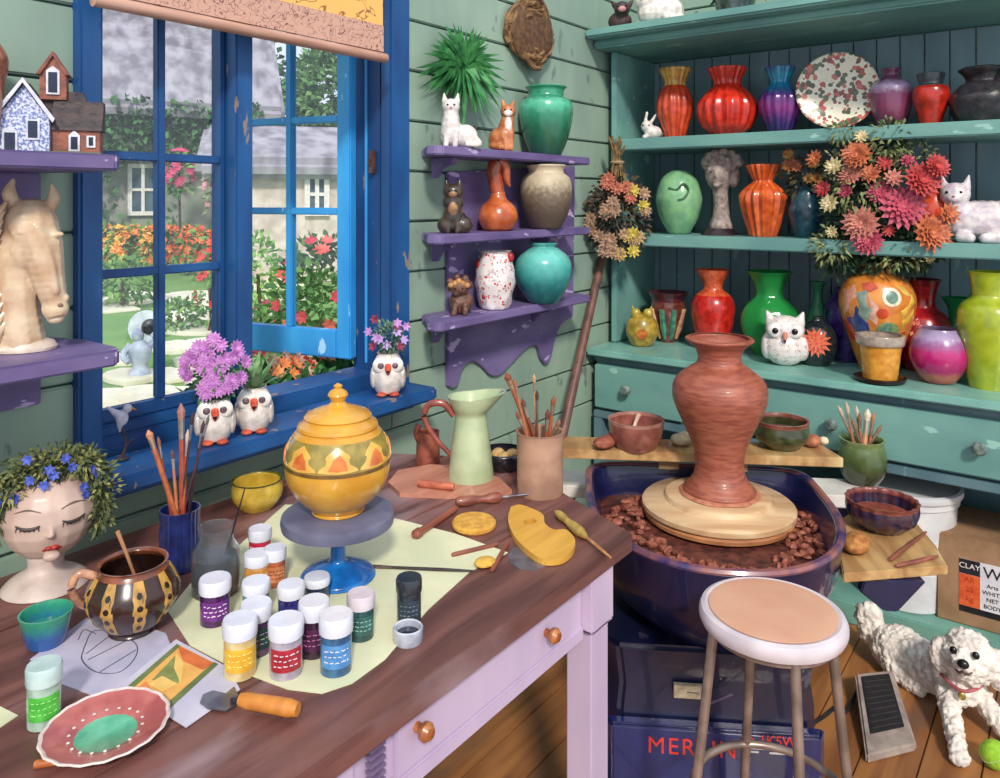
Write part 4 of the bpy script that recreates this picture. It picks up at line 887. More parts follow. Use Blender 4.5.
m = M(k); m.box(-34, 58, -20, 26, 0, 3); obj('base_slab', m, mat('#7c6c60', '#5c7048', 60, .8), T)
# partly visible copper item at the far left
vessel('copper_vase', 'tall copper brown vase cut by the left edge beside the ceramic house', 'vase', onY(-24, 1.62, 1.536), [(14, 0), (16, 3), (22, 40), (25, 70), (28, 95), (20, 112), (13, 118), (14, 122)], [g('#a8684c', '#7c4838')])
# horse
p = onY(26, 1.58, 1.171)
HS = mat('#dcc4a4', '#c09c7c', 22, .45, bump=.2, coat=.2)
T = animal('horse_head', 'large cream carved horse head bust on the lower purple shelf at far left', 'bust', p,
       [('e', (-2, 0, 5), (27, 18, 7)), ('c', [(-4, 2, 10), (-8, 2, 44), (-8, 2, 90), (0, 0, 126)], [22, 21, 23, 20]), ('c', [(-24, 4, 20), (-28, 4, 70), (-24, 4, 116), (-8, 2, 146)], [7, 9, 9, 6]),
        ('c', [(4, -6, 128), (12, -12, 104), (18, -16, 76), (24, -17, 50)], [24, 21, 16, 12]), ('e', (25, -18, 42), (12.5, 11, 12)), ('e', (0, -12, 100), (17, 13, 22)), ('e', (25, -20, 32), (8, 7.5, 5.5)), ('c', [(10, -26, 122), (20, -28, 90), (25, -28, 60)], [6, 5, 4]),
        ('c', [(-8, -4, 142), (-14, -6, 156), (-11, -6, 170)], [7.5, 7, 2]), ('c', [(18, -6, 140), (24, -8, 152), (22, -8, 166)], [7, 6.5, 2]), ('e', (0, -24, 119), (8, 5, 3)), ('e', (27, -24, 116), (6, 5, 3)), ('e', (34, -20, 52), (3.5, 5, 4))],
       HS, vox=1.5, extra=[('eye', [('e', (1, -25.5, 112), (4.4, 2.4, 3))], mat('#8c6854', '#6c4c3c', 50, .4)), ('nostril', [('e', (29, -28, 46), (2.6, 1.4, 2))], mat('#8c6454')), ('mouth_line', [('t', [(16, -26.5, 34), (24, -28.5, 35), (33, -26, 36)], .7)], mat('#9c7460'))])
m = M(sc_(p))
for i in range(14):
    t = i/13; x = -24-7*math.sin(t*3.1); z = 20+116*t
    m.tube([(x+8, -13, z+12), (x+2, -13, z+2), (x+1, -9, z-12)], [1.5, 4, 1.5], 8, 3)
obj('mane', m, HS, T)
m = M(sc_(p)); m.lathe([(.1, 0), (27, 0), (28, 3), (25, 8), (20, 10), (.1, 10)], 36, squash=.75); obj('base', m, mat('#e4d4c4', '#ccb8a8', 30, .4), T)
# ================================================================ SILL
SL = .893
OWHITE = g('#e6ddd6', '#ccc0b8', 50)
def owl_pot(label, px, Y, w, h, plant, tail):
    p = onY(px, Y, SL); k = sc_(p)*w/19
    T = thing('owl_planter', label, 'planter', p, facing(p)); pf = [(11, 2), (14, 4), (18.5, 16), (18, 28), (15, 40), (12, h-2), (13, h)]
    m = M(k); m.lathe(potprof(pf, 1.5, 5, .8), 28); obj('pot', m, OWHITE, T)
    for s_ in (-1, 1):
        m = M(k); m.ell((s_*8.2, -13.8, 36), (9.2, 4, 9.2), 16, 10); b = obj('eye_ring', m, g('#f0eae4', '#e0d4cc'), T)
        m = M(k); m.ell((s_*8, -17.4, 36), (3.6, 1.3, 3.6)); obj('eye', m, mat('#7c6870', '#54444c', 50, .3), b)
        m = M(k); m.ell((s_*7, -13, 2.6), (6, 6, 3)); obj('foot', m, mat('#c8583c', '#a8402c', 60, .4), T)
        m = M(k); m.ell((s_*16.5, -2, 20), (4, 9, 13)); obj('wing', m, g('#d8ccc4', '#b8aca8', 60), T)
    m = M(k); m.tube([(0, -16, 36), (0, -20, 31), (0, -17.5, 25)], [4, 3.4, .8], 8, 3); obj('beak', m, mat('#d8583c', '#b84028', 60, .4), T)
    plant(T, k, h); return T
def purple_mum(T, k, h):
    m = M(k); bunch(m, (0, 0, h+12), 20, 16, 200, 9); bunch(m, (0, -2, h+34), 24, 26, 260, 8); obj('foliage', m, mat('#5c8a54', '#34603c', 30, .7), T)
    for i in range(44):
        a = R.uniform(0, 6.28); r = 30*math.sqrt(R.random()); x = r*math.cos(a); z = h+36+r*.95*math.sin(a)
        m = M(k); y_ = -22+abs(x)*.35
        for q in range(3): m.petals((x, y_-q, z), (x*.03, -1, .3), 8.5-q*2, 11-2*q, .6, .15+.2*q)
        obj('bloom', m, mat('#cc8ccc', '#b46cb8', 80, .6), T)
def succulent(T, k, h):
    for i in range(13):
        a = i*2.4; el = .5+.8*(i/13); d = Vector((math.cos(a)*math.cos(el), math.sin(a)*math.cos(el), math.sin(el))); L = 42-i*.3; q = Vector((d.x*5, d.y*5, h-2))
        m = M(k); sd = d.cross(Vector((0, 0, 1))).normalized()*4.2; nn = sd.cross(d).normalized()*1.6
        m.add([q-sd*.6, q+sd*.6, q+d*L*.5+sd, q+d*L*.5-sd, q+d*L, q+d*L*.5-nn], [(0, 1, 5), (1, 2, 5), (0, 5, 3), (2, 4, 5), (5, 4, 3), (0, 3, 2, 1), (3, 4, 2)]); obj('leaf', m, mat('#7ca46c', '#4c7848', 40, .5), T)
def small_mix(T, k, h):
    m = M(k); bunch(m, (0, 0, h+16), 16, 20, 240, 8); obj('foliage', m, mat('#7c9c84', '#4c7058', 30, .7), T)
    for i in range(12):
        x = R.uniform(-22, 24); z = h+R.uniform(8, 46); c = (('#c090c8', '#a070b4'), ('#8c2c4c', '#6c1c38'), ('#c8a8d8', '#a888c4'))[i % 3]
        m = M(k); m.petals((x, -14, z), (x*.03, -1, .3), 6.5, 6, .6); obj('bloom', m, mat(*c, 80, .6), T)
owl_pot('white owl planter with bright purple flowers on the blue window sill', 215, 1.612, 18.5, 45, purple_mum, 0)
owl_pot('white owl planter with green pointed succulent leaves on the blue window sill', 254, 1.612, 18, 47, succulent, 0)
owl_pot('small white owl planter with mauve and maroon flowers at the right of the sill', 388, 1.61, 16.5, 48, small_mix, 0)
p = onY(122, 1.65, SL); k = sc_(p)
T = thing('bird_ornament', 'small dark and white bird ornament on a twig at the left of the sill', 'ornament', p, facing(p))
m = M(k); m.tube([(0, 0, 3), (4, -2, 18), (0, -4, 34)], [1.6, 1.2, 1], 6, 3); m.tube([(3, -2, 14), (10, -4, 22)], [1.2, .7], 6); obj('twig', m, mat('#4c3834', '#342420', 60), T)
m = M(k); m.ell((0, 0, 2), (7, 6, 2.5)); obj('base', m, mat('#3c3440', '#28242c', 60), T)
sculpt('bird_body', [('e', (0, -4, 44), (6, 5, 8)), ('e', (5, -5, 53), (4.5, 4, 4.5)), ('c', [(-4, -4, 48), (-13, -4, 56)], [4, 1.2]), ('c', [(-2, -4, 38), (-2, -3, 30)], [3, 1])], mat('#e0dce4', '#bcb8cc', 50, .5), T, k, .8)
m = M(k); m.tube([(9, -6, 53), (13, -7, 51)], [1.6, .3], 6); obj('beak', m, mat('#c08040'), T)
# ================================================================ TABLE CONTENTS
def tz(px, py, z=TZ): return onz(px, py, z)
# face pot
p = tz(46, 584); k = sc_(p)
SKIN = mat('#cfb4a4', '#b89a90', 14, .5, coat=.1)
T = thing('face_planter', 'round cream face planter with closed eyes, red lips and blue flowers for hair', 'planter', p, facing(p)+.02)
m = M(k); m.lathe(interp([(.1, 0), (36, 0), (38, 3), (31, 9), (20, 15), (16, 22), (17, 40), (.1, 42)], 3), 40); obj('neck_base', m, mat('#cbbab0', '#b4a098', 20, .5), T)
DZ = 16
sculpt('head', [('e', (2, 0, 55), (43, 40, 43)), ('c', [(3, -38, 56), (4, -41, 47)], [2, 2.8]), ('e', (3, -41, 46), (3.8, 2.6, 2.4)), ('e', (4, -34, 24), (8, 6, 5))], SKIN, T, k, 1.6).location.z = DZ*k
for s_, cx in ((-1, -16), (1, 23)):
    m = M(k)
    def sp(x, z): return (x, -math.sqrt(max(0, 1-((x-2)/43)**2-((z-55)/43)**2))*40-.5, z)
    m.tube([sp(cx-10, 58), sp(cx-4, 55), sp(cx+4, 55), sp(cx+10, 57.5)], [.6, 1.6, 1.6, .6], 6, 4)
    for q in range(6): m.tube([sp(cx-9+q*3.6, 56), sp(cx-10+q*3.8, 52)], [.6, .25], 4)
    obj('eyelash', m, mat('#3c302c'), T).location.z = DZ*k
    m = M(k); m.tube([sp(cx-11, 69), sp(cx, 72), sp(cx+11, 69)], [.3, .8, .3], 5, 4); obj('eyebrow', m, mat('#7c6458'), T).location.z = DZ*k
m = M(k)
m.tube([sp(-4, 30), sp(1, 32.5), sp(4, 31.5), sp(7, 32.5), sp(13, 30)], [.5, 2.2, 1.8, 2.2, .5], 8, 4); m.tube([sp(-2, 29), sp(4, 27.5), sp(11, 29)], [.6, 2.8, .6], 8, 4); obj('lips', m, mat('#b8342c', '#982420', 60, .35), T).location.z = DZ*k
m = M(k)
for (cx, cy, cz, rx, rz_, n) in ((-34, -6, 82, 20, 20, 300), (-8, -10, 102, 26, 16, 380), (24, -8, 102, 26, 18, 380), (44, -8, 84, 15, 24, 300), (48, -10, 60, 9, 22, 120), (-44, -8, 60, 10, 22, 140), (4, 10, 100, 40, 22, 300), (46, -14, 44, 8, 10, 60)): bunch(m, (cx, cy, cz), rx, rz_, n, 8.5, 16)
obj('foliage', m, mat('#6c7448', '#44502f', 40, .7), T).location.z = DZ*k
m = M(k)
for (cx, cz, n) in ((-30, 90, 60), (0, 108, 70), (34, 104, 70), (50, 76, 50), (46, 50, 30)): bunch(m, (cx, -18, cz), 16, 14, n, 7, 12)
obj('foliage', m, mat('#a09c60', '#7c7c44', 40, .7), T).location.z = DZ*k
for (x, z) in ((-16, 118), (16, 114), (-40, 80), (-26, 82), (-14, 98), (6, 100), (2, 106), (40, 98), (32, 82), (-2, 92), (44, 92), (22, 104), (-42, 92), (34, 74)):
    m = M(k)
    for q in range(2): m.petals((x, -30+abs(x)*.25, z), (x*.02, -1, .2), 6-q*2, 6, .6, .2+q*.3)
    obj('blue_flower', m, mat('#5468c4', '#3c4ca4', 80, .6), T).location.z = DZ*k
# dotted pitcher with spoon
T, k, b = vessel('dotted_pitcher', 'round pitcher with black and gold dotted vertical stripes', 'pitcher', tz(133, 630), [(20, 0), (23, 2), (22, 6), (30, 12), (42, 30), (43, 44), (36, 58), (31, 66), (33, 69)],
                 [g('#3c2018', '#241410', 20), g('#8c4c30', '#5c3020', 30), g('#5c3424', '#3c2018', 30)], bands=[(7, 0), (62, 1)], th=2)
pp = [(20, 0), (23, 2), (22, 6), (30, 12), (42, 30), (43, 44), (36, 58), (31, 66)]
for i in range(9):
    a = -80+i*20+8
    if i % 2 == 0: patch(T, k, pp, [(a-7, 12), (a+7, 12), (a+8.5, 22), (a+8.5, 36), (a+8.5, 50), (a+7, 62), (a-7, 62), (a-8.5, 50), (a-8.5, 36), (a-8.5, 22)], g('#c8984c', '#a07838', 60), 'gold_stripe', .5)
    if i % 2 == 0:
        for z in (18, 29, 40, 51): patch(T, k, pp, circ(a, z, 3.6, 2.8, 10), g('#2c1814', '#1c100c'), 'dot', 1.0)
m = M(k); m.tube([(-32, 0, 60), (-48, 0, 66), (-54, 0, 52), (-48, 0, 38), (-41, 0, 32)], [4.5, 4, 4, 3.6, 3.2], 12, 5); obj('handle', m, g('#c89474', '#8c5c48', 40), T)
p2 = p = T.location.copy(); Ts = thing('wooden_spoon', 'thin wooden spoon standing in the dotted pitcher', 'spoon', p2+Vector((0, 0, .012+6*k)), facing(p2))
m = M(k); m.tube([(10, 2, 12), (-4, 0, 58), (-14, 0, 88)], [1.5, 1.6, 2.1], 8, 3); m.ell((10, 2, 11), (6, 2.5, 6)); obj('shaft', m, wood('#b8845c', '#8c5c40', 'Z'), Ts)
# teal bowl
T, k, b = vessel('glazed_cup', 'small green and blue glazed cup at the left edge of the table', 'cup', tz(46, 644), [(15, 0), (17, 2), (20, 12), (22, 22), (23.5, 29), (24.5, 33)], [glaze([(0, '#2c5c9c'), (12, '#285494'), (22, '#2c7c84'), (28, '#2f8c70'), (35, '#3c9c7c')], sc_(tz(46, 644)), .2, 90)], th=2, inner=.2)
m = M(k); m.lathe([(.1, 16), (19, 16), (19.5, 18), (.1, 18.5)], 28); obj('water', m, mat('#2c8c7c', '#1c6c60', 10, .05), T)
# papers
def sheet(name, label, cat, pts, z, mt, th=.0012, base=None, split=None):
    q = [tz(a, b2, z) for a, b2 in pts]; c = sum(q, Vector())/len(q); c.z = z
    m = M(); m.prism([(v.x-c.x, v.y-c.y) for v in q], 0, th); o = obj(name, m, mt); o.location = c
    if label: tag(o, label, cat)
    return o, c
PAPERW = mat('#c4bcd0', '#aca8c0', 12, .8); PAPERG = mat('#dedcb8', '#ccceaa', 7, .85)
sheet('craft_paper', 'large pale yellow green sheet of paper under the paint jars', 'paper', [(168, 612), (200, 572), (240, 545), (285, 505), (330, 506), (400, 520), (455, 534), (508, 553), (470, 572), (428, 610), (385, 660), (352, 684), (322, 694), (288, 690), (240, 672), (190, 646)], TZ+.0002, PAPERG)
o, c = sheet('sketch_sheet', 'white sheet with a pencil drawing of a vase', 'drawing', [(30, 660), (98, 610), (166, 634), (176, 660), (120, 706), (60, 684)], TZ+.0002, PAPERW)
PEN = mat('#5c5868', '#4c4858')
def line_on(par, c, pts, z, mt, r=.0009, name='pencil_line', close=False):
    m = M(); q = [tz(a, b2, z)-c for a, b2 in pts]
    m.tube(q, r, 5, 4); return obj(name, m, mt, par)
line_on(o, c, [(84, 648), (92, 632), (108, 632), (134, 642), (136, 656), (120, 672), (96, 672), (82, 660), (84, 648)], TZ+.0014, PEN)
line_on(o, c, [(88, 660), (128, 640)], TZ+.0014, PEN); line_on(o, c, [(86, 654), (112, 634)], TZ+.0014, PEN); line_on(o, c, [(100, 672), (136, 650)], TZ+.0014, PEN)
line_on(o, c, [(78, 640), (84, 630), (96, 634)], TZ+.0014, PEN)
o, c = sheet('pattern_sheet', 'paper sheet painted with an orange, yellow and green geometric pattern', 'drawing', [(120, 686), (176, 640), (228, 668), (240, 690), (186, 728), (160, 712)], TZ+.0016, mat('#cdc8d4', '#b8b4c8', 12, .8))
def paint_on(par, c, pts, z, mt, name):
    m = M(); q = [tz(a, b2, z)-c for a, b2 in pts]; m.prism([(v.x, v.y) for v in q], z-c.z, z-c.z+.0003); return obj(name, m, mt, par)
Z1 = TZ+.0029
paint_on(o, c, [(128, 686), (177, 644), (216, 664), (168, 706)], Z1, mat('#e8b060', '#d89c50', 30, .8), 'yellow_ground')
paint_on(o, c, [(177, 645), (214, 663), (203, 670), (183, 661)], Z1+.0004, mat('#d8743c', '#c46030', 30, .8), 'orange_shape')
paint_on(o, c, [(135, 690), (146, 681), (158, 700), (168, 705), (160, 708)], Z1+.0004, mat('#e08848', '#cc7438', 30, .8), 'orange_shape')
paint_on(o, c, [(152, 680), (176, 655), (182, 668), (178, 684)], Z1+.0004, mat('#8c9454', '#747c44', 30, .8), 'green_shape')
paint_on(o, c, [(176, 652), (184, 664), (181, 684), (174, 668)], Z1+.0008, mat('#ecc474', '#e0b460', 30, .8), 'petal_shape')
paint_on(o, c, [(148, 684), (162, 676), (178, 684), (162, 692)], Z1+.0008, mat('#ecc474', '#e0b460', 30, .8), 'petal_shape')
paint_on(o, c, [(128, 686), (177, 644), (180, 646), (133, 688)], Z1+.0008, mat('#74804c', '#5c6c3c', 30, .8), 'green_stripe')
paint_on(o, c, [(166, 704), (214, 662), (218, 664), (170, 708)], Z1+.0008, mat('#74804c', '#5c6c3c', 30, .8), 'green_stripe')
sheet('paper_scrap', 'pale paper scrap at the left edge beside the green paint jar', 'paper', [(-6, 704), (18, 716), (-6, 732)], TZ+.0002, PAPERG)
# plate
p = tz(106, 736); k = sc_(p)
T = thing('painted_plate', 'pink plate with scalloped white rim and mint green centre in the foreground', 'plate', p, facing(p)+.15)
m = M(k); m.lathe([(.1, 0), (30, 0), (32, 1), (46, 7), (57, 10), (59.5, 12), (58, 13.2), (55.5, 12), (45, 9), (31, 5), (28.5, 3), (.1, 3)], 72, ribs=18, amp=.012)
for i, f in enumerate(m.f):
    r = max(math.hypot(m.v[q][0], m.v[q][1]) for q in f)/k; z = sum(m.v[q][2] for q in f)/len(f)/k
    m.m[i] = 1 if r < 29.3 else (2 if r < 56.6 else 0)
obj('plate_disc', m, [g('#e4d4cc', '#ccb8b4', 60), g('#6cbc98', '#54a484', 30), g('#c0706c', '#a85858', 25)], T)
for i in range(18):
    a = i*PI/9; m = M(k); m.ell((33.5*math.cos(a), 33.5*math.sin(a), 6.4), (1.8, 1.8, .8), 8, 5); obj('dot', m, g('#e8dcd4'), T)
# --- jars
def jar(label, px, py, w, h, cols, cap=None, lab=None, name='paint_jar'):
    """px,py: centre of the foot on the paper; w,h in photo pixels"""
    p = tz(px, py, TZ+.0014); k = sc_(p); r = w/2
    h = h*.84; T = thing(name, label, 'paint jar', p, facing(p), 'paint jars')
    hb = h*.70
    m = M(k); m.lathe(interp([(r*.82, 0), (r*.9, 1), (r*.92, 3), (r*.92, hb-3), (r*.86, hb)], 2), 28); obj('jar_body', m, g(*cols, 60, rough=.12), T)
    m = M(k); m.lathe([(.1, hb), (r*.98, hb), (r, hb+1.5), (r, h-2), (r*.93, h), (.1, h)], 40, ribs=20, amp=.012); obj('cap', m, g(*(cap or ('#e0e0ec', '#d0d0de')), 25), T)
    if lab:
        R_ = r*.92+.35; z0, z1 = hb*.22, hb*.80; n = 12; m = M(k); vs = []; 
        for i in range(n+1):
            A = -PI/2-1.05+2.1*i/n
            for z, rr in ((z0, R_), (z1, R_), (z1, R_-.6), (z0, R_-.6)): vs.append((rr*math.cos(A), rr*math.sin(A), z))
        fs = [(4*i+j, 4*i+(j+1) % 4, 4*i+4+(j+1) % 4, 4*i+4+j) for i in range(n) for j in range(4)]+[(0, 1, 2, 3), (4*n+3, 4*n+2, 4*n+1, 4*n)]
        m.add(vs, fs); L = obj('jar_label', m, mat(*lab[0], 60, .5), T)
        if lab[1]:
            m = M(k)
            for row in range(3):
                z = z0+(z1-z0)*(.28+.24*row); xs = -.75
                while xs < .75:
                    ln = R.uniform(.12, .3); A0 = -PI/2+xs; A1 = -PI/2+min(.8, xs+ln)
                    m.tube([((R_+.15)*math.cos(A), (R_+.15)*math.sin(A), z+R.uniform(-.6, .6)) for A in (A0, (A0+A1)/2, A1)], .55, 4)
                    xs += ln+.12
            obj('label_marks', m, mat(*lab[1], 60), L)
    return T
Wm = ('#e4dce4', '#ccc4d4')
jar('paint jar with purple label and white cap, beside the dark glass jar', 215, 621, 31, 52, ('#4c1c5c', '#34123f'), lab=(('#7c3090', '#5c2070'), Wm))
jar('red and white paint jar, the one furthest back on the paper', 260, 563, 23, 42, ('#c83048', '#a01c38'), lab=(('#e0c4cc', '#c8a8b4'), ('#b82440', '#981c34')))
jar('orange paint jar standing just in front of the red and white jar', 257, 588, 26, 42, ('#d8a060', '#b87c40'), lab=(('#e0a050', '#c8843c'), Wm))
jar('rust coloured paint jar touching the right side of the orange jar', 275, 584, 22, 44, ('#b8643c', '#94482c'), lab=(('#d88c5c', '#b86c44'), ('#8c3c28', '#6c2c1c')))
jar('teal paint jar hidden between the orange jar and the green labelled jar', 256, 617, 28, 44, ('#5c9c9c', '#3c7478'), lab=(('#94c4bc', '#70a4a0'), None))
jar('paint jar with dark green label squeezed behind the yellow jar', 256, 651, 31, 58, ('#2c3c44', '#5c2c5c'), lab=(('#2c4c48', '#1f3834'), ('#8cb4a0', '#a870a8')))
jar('yellow paint jar at the front left of the cluster', 240, 673, 34, 66, ('#d8c890', '#c8a870'), lab=(('#e8b83c', '#d8a02c'), ('#f4dc84', '#e8c860')))
jar('red paint jar at the front centre of the cluster', 286, 672, 35, 64, ('#b4aab4', '#94889c'), lab=(('#b82c3c', '#94202c'), Wm))
jar('navy blue paint jar in the middle of the cluster', 291, 622, 27, 46, ('#2c2c7c', '#1c1c58'), lab=(('#34348c', '#24246c'), None))
jar('small dark paint jar in front of the blue turntable foot', 317, 601, 26, 30, ('#2c3c50', '#1c2838'))
jar('paint jar with dark maroon label behind the light blue jar', 314, 652, 31, 62, ('#3c1c38', '#281228'), lab=(('#54204c', '#3c1838'), ('#c878a8', '#a8588c')))
jar('light blue paint jar at the front right of the cluster', 336, 669, 34, 66, ('#3c6c94', '#284c70'), lab=(('#5c94cc', '#447cb8'), Wm))
jar('dark green paint jar set apart at the right of the cluster', 361, 636, 28, 52, ('#2c5454', '#1c3c40'), cap=('#d8ccd4', '#bcb0c0'), lab=(('#3c6c64', '#2c5450'), ('#94c0b0', '#74a090')))
T = jar('black paint bottle standing alone right of the jars', 409, 622, 26, 54, ('#2a3440', '#1c242e'), cap=('#2c3038', '#1c2026'), lab=(('#34404c', '#2a3440'), ('#6c7c8c', '#54646c')), name='paint_bottle')
jar('pale paint jar with bright green label at the far left of the table', 44, 722, 33, 70, ('#b0c8b8', '#90ac9c'), cap=('#c8dcd8', '#a8c0c0'), lab=(('#5cc04c', '#44a438'), ('#94e07c', '#7ccc64')))
p = tz(408, 641); k = sc_(p)
T = thing('jar_cap', 'empty white jar cap lying open in front of the black bottle', 'cap', p, facing(p))
m = M(k); m.lathe([(.1, 0), (14, 0), (15, 1.5), (15, 14), (14, 15), (12.5, 14), (12, 4), (.1, 4)], 32, ribs=16, amp=.01); obj('cap_shell', m, g('#c4c8d4', '#a4a8b8'), T)
m = M(k); m.lathe([(.1, 4.2), (11.5, 4.2), (11.5, 8.5), (.1, 9)], 24); obj('dark_paint', m, mat('#2c3440', rough=.1), T)
# --- navy jar with brushes
p = tz(180, 568)
T, k, b = vessel('brush_jar', 'navy blue ribbed jar holding paint brushes left of the glass jar', 'jar', p, [(16, 0), (18, 1), (18.5, 8), (19, 30), (18.5, 50), (19.5, 60)], [g('#1f2c68', '#141c4c', 30)], th=1.5, inner=.1, ribs=24, amp=.02)
def brush(label, base, tip, k, c, fer='#b8b0a8', bris='#5c4030', r=1.3, hb=12, name='paint_brush', group=None, rt=None, bw=None):
    """handle end at base, bristle end at tip (local to nothing: world points)"""
    b_ = Vector(base); t_ = Vector(tip); d = (t_-b_); L = d.length; n = d.normalized()
    T = thing(name, label, 'brush', b_, 0, group)
    hb *= k; r *= k
    m = M(); m.tube([Vector((0, 0, 0)), n*(L*.3), n*(L-hb*2.2)], [r*.6, r*1.25, r], 8, 3); obj('handle', m, c if not isinstance(c, str) else mat(c, None, 80, .35), T)
    m = M(); m.tube([n*(L-hb*2.2), n*(L-hb)], [r*1.05, r*1.3], 8); obj('ferrule', m, mat(fer, None, 50, .3, metal=.7), T)
    bw = (bw or 1.6)*r
    m = M(); m.tube([n*(L-hb), n*(L-hb*.5), n*L], [r*1.2, bw, r*.3], 8, 3); obj('bristles', m, mat(bris, None, 200, .8), T)
    return T
def brushes_in(p, k, h, specs, rin, group, z0=3):
    """specs: (top px, top py, colour, ferrule, bristle, radius, bristle len, label)"""
    f = facing(p); t = depth(p)
    for i, (tx, ty, c, fe, br, r, hb, lb) in enumerate(specs):
        tip = atd(tx, t+R.uniform(-.012, .012), 0); tip.z = 1.45-(ty-200)/F*t
        a = i*2.399
        side = tip-p; side.z = 0
        bs = p-side*(.25 if side.length > .03 else .1)+Vector((math.cos(a), math.sin(a), 0))*rin*.35*k; bs.z = p.z+z0*k
        dd = bs-p; dd.z = 0
        if dd.length > rin*.7*k: dd = dd.normalized()*rin*.7*k; bs = Vector((p.x+dd.x, p.y+dd.y, bs.z))
        brush(lb, bs, tip, k, c, fe, br, r, hb, group=group)
brushes_in(p, k, 60, [(148, 430, '#b8643c', '#c8a890', '#d08c64', 2.4, 9, 'thick orange handled brush leaning furthest left in the navy jar'), (158, 438, '#8c3c34', '#a89c94', '#8c5c4c', 1.2, 10, 'thin dark red brush second from the left in the navy jar'),
    (181, 404, '#a84c34', '#b4a49c', '#a8746c', 2.6, 16, 'tallest brush with a rosy round tip in the navy jar'), (172, 450, '#d0805c', '#c8bcb0', '#6c4c3c', 1.4, 9, 'short orange brush in the middle of the navy jar'),
    (193, 412, '#4c3034', '#8c8c94', '#3c2c2c', 1.3, 13, 'thin dark brush just right of the tallest in the navy jar'), (204, 420, '#34242c', '#a8a4ac', '#4c3c3c', 1.4, 13, 'black handled brush leaning right in the navy jar'), (209, 414, '#54343c', '#bcb4bc', '#6c645c', 1.1, 10, 'thin brown brush leaning furthest right in the navy jar'),
    (188, 430, '#b85c3c', '#ccc0b8', '#c8b4a4', 1.5, 12, 'pale tipped orange brush behind the others in the navy jar')], 16, 'brushes in the navy jar')
# glass jar
p = tz(216, 592); k = sc_(p)
T = thing('glass_jar', 'glass jar of murky grey water between navy jar and purple paint jar', 'jar', p, facing(p))
m = M(k); m.lathe([(.1, 0), (21, 0), (23, 3), (23.5, 30), (22, 44), (17, 52), (16, 58), (18, 66), (17, 66), (15, 58), (16, 52), (20.5, 44), (22, 30), (21.5, 4), (.1, 3)], 32); obj('glass', m, glassy('#dde4e8', .03, .95), T)
m = M(k); m.lathe([(.1, 3.2), (21.3, 4.2), (21.8, 30), (21.2, 37), (.1, 37)], 32); obj('grey_water', m, mat('#3f4450', '#2c3038', 20, .15), T)
k0 = k; t_ = depth(p); tip = p+Vector((0, 0, 4*k)); topb = atd(245, t_, 0); topb.z = 1.45-(488-200)/F*t_
Tb = thing('paint_brush', 'thin black brush leaning right out of the glass jar', 'brush', tip, 0)
n = topb-tip; m = M(); m.tube([n*.0, n*.5, n], [.0016, .0022, .001], 8, 3); obj('handle', m, mat('#2c2430', '#1c181c', 50, .3), Tb)
m = M(); m.tube([Vector((0, 0, -.004)), n*.06], [.0008, .0026], 8); obj('bristles', m, mat('#4c4440'), Tb)
# yellow bowl
vessel('yellow_bowl', 'small yellow bowl with dark olive inside below the window sill', 'bowl', tz(257, 508), [(14, 0), (16, 1), (23, 10), (25, 18), (24, 27), (25, 29)], [g('#d0b048', '#b09030', 30), g('#5c5c24', '#3c4018', 30)], bands=[(27.5, 1)], th=2)
# banding wheel and lidded pot
p = tz(338, 576, TZ+.0014); k = sc_(p)
T = thing('banding_wheel', 'turntable with grey round top on a bright blue pedestal foot', 'turntable', p, facing(p))
BL = g('#1c74c4', '#1458a0', 30)
m = M(k); m.lathe(interp([(.1, 0), (34, 0), (36, 2), (34, 5), (20, 11), (9, 15), (7.5, 24), (7.5, 42), (12, 47), (24, 51)], 4)+[(.1, 51)], 40); obj('pedestal', m, BL, T)
m = M(k); m.lathe([(.1, 51), (50, 51), (55, 53), (56, 58), (55, 63), (52, 65), (.1, 65)], 56); obj('wheel_top', m, mat('#6c6c84', '#54546c', 12, .5), T)
zt = p.z+65*k
pt = Vector((p.x, p.y, zt)); kp = k*.93
T = thing('lidded_pot', 'yellow round pot with painted petal band and knobbed lid on the turntable', 'pot', pt, facing(pt))
YE = g('#dca43c', '#c88c2c', 14)
prf = [(26, 0), (28, 2), (27, 5), (40, 16), (52, 34), (56, 54), (54, 72), (46, 86), (38, 93)]
m = M(kp); m.lathe(potprof(prf, 2, 5, .9), 56); obj('pot_body', m, YE, T)
for a in range(-88, 100, 44):
    patch(T, kp, prf, [(a-21, 60), (a-12, 76), (a, 83), (a+12, 76), (a+21, 60), (a+10, 59), (a, 58.5), (a-10, 59)], g('#e8b458', '#d8a044', 40), 'petal', .9)
    patch(T, kp, prf, [(a-10, 62), (a-5, 72), (a+2, 77), (a+8, 70), (a+10, 62), (a, 61)], g('#dc7c34', '#c4602c', 40), 'petal_heart', 1.5)
def bandring(T, k, prof, z0, z1, mt, name, off=.5):
    m = M(k); zs = [z0+(z1-z0)*i/6 for i in range(7)]; P = [(on_body(prof, z)+off, z) for z in zs]; P += [(on_body(prof, z)-.6, z) for z in zs[::-1]]; P.append(P[0]); m.lathe(P, 56, cap=False); return obj(name, m, mt, T)
bandring(T, kp, prf, 58, 85, g('#a08c40', '#847434', 50), 'olive_band', .35); bandring(T, kp, prf, 54, 57.5, g('#7c5c2c', '#5c4420', 50), 'brown_line', .6)
m = M(kp); m.lathe([(.1, 90), (41, 90), (43, 92), (42, 95), (37, 98), (34, 101), (36, 103), (33, 106), (24, 110), (14, 113), (10, 115), (7, 118), (9, 122), (11, 125), (9, 129), (4, 132), (5, 135), (2, 137), (.1, 138)], 44); obj('lid', m, YE, T)
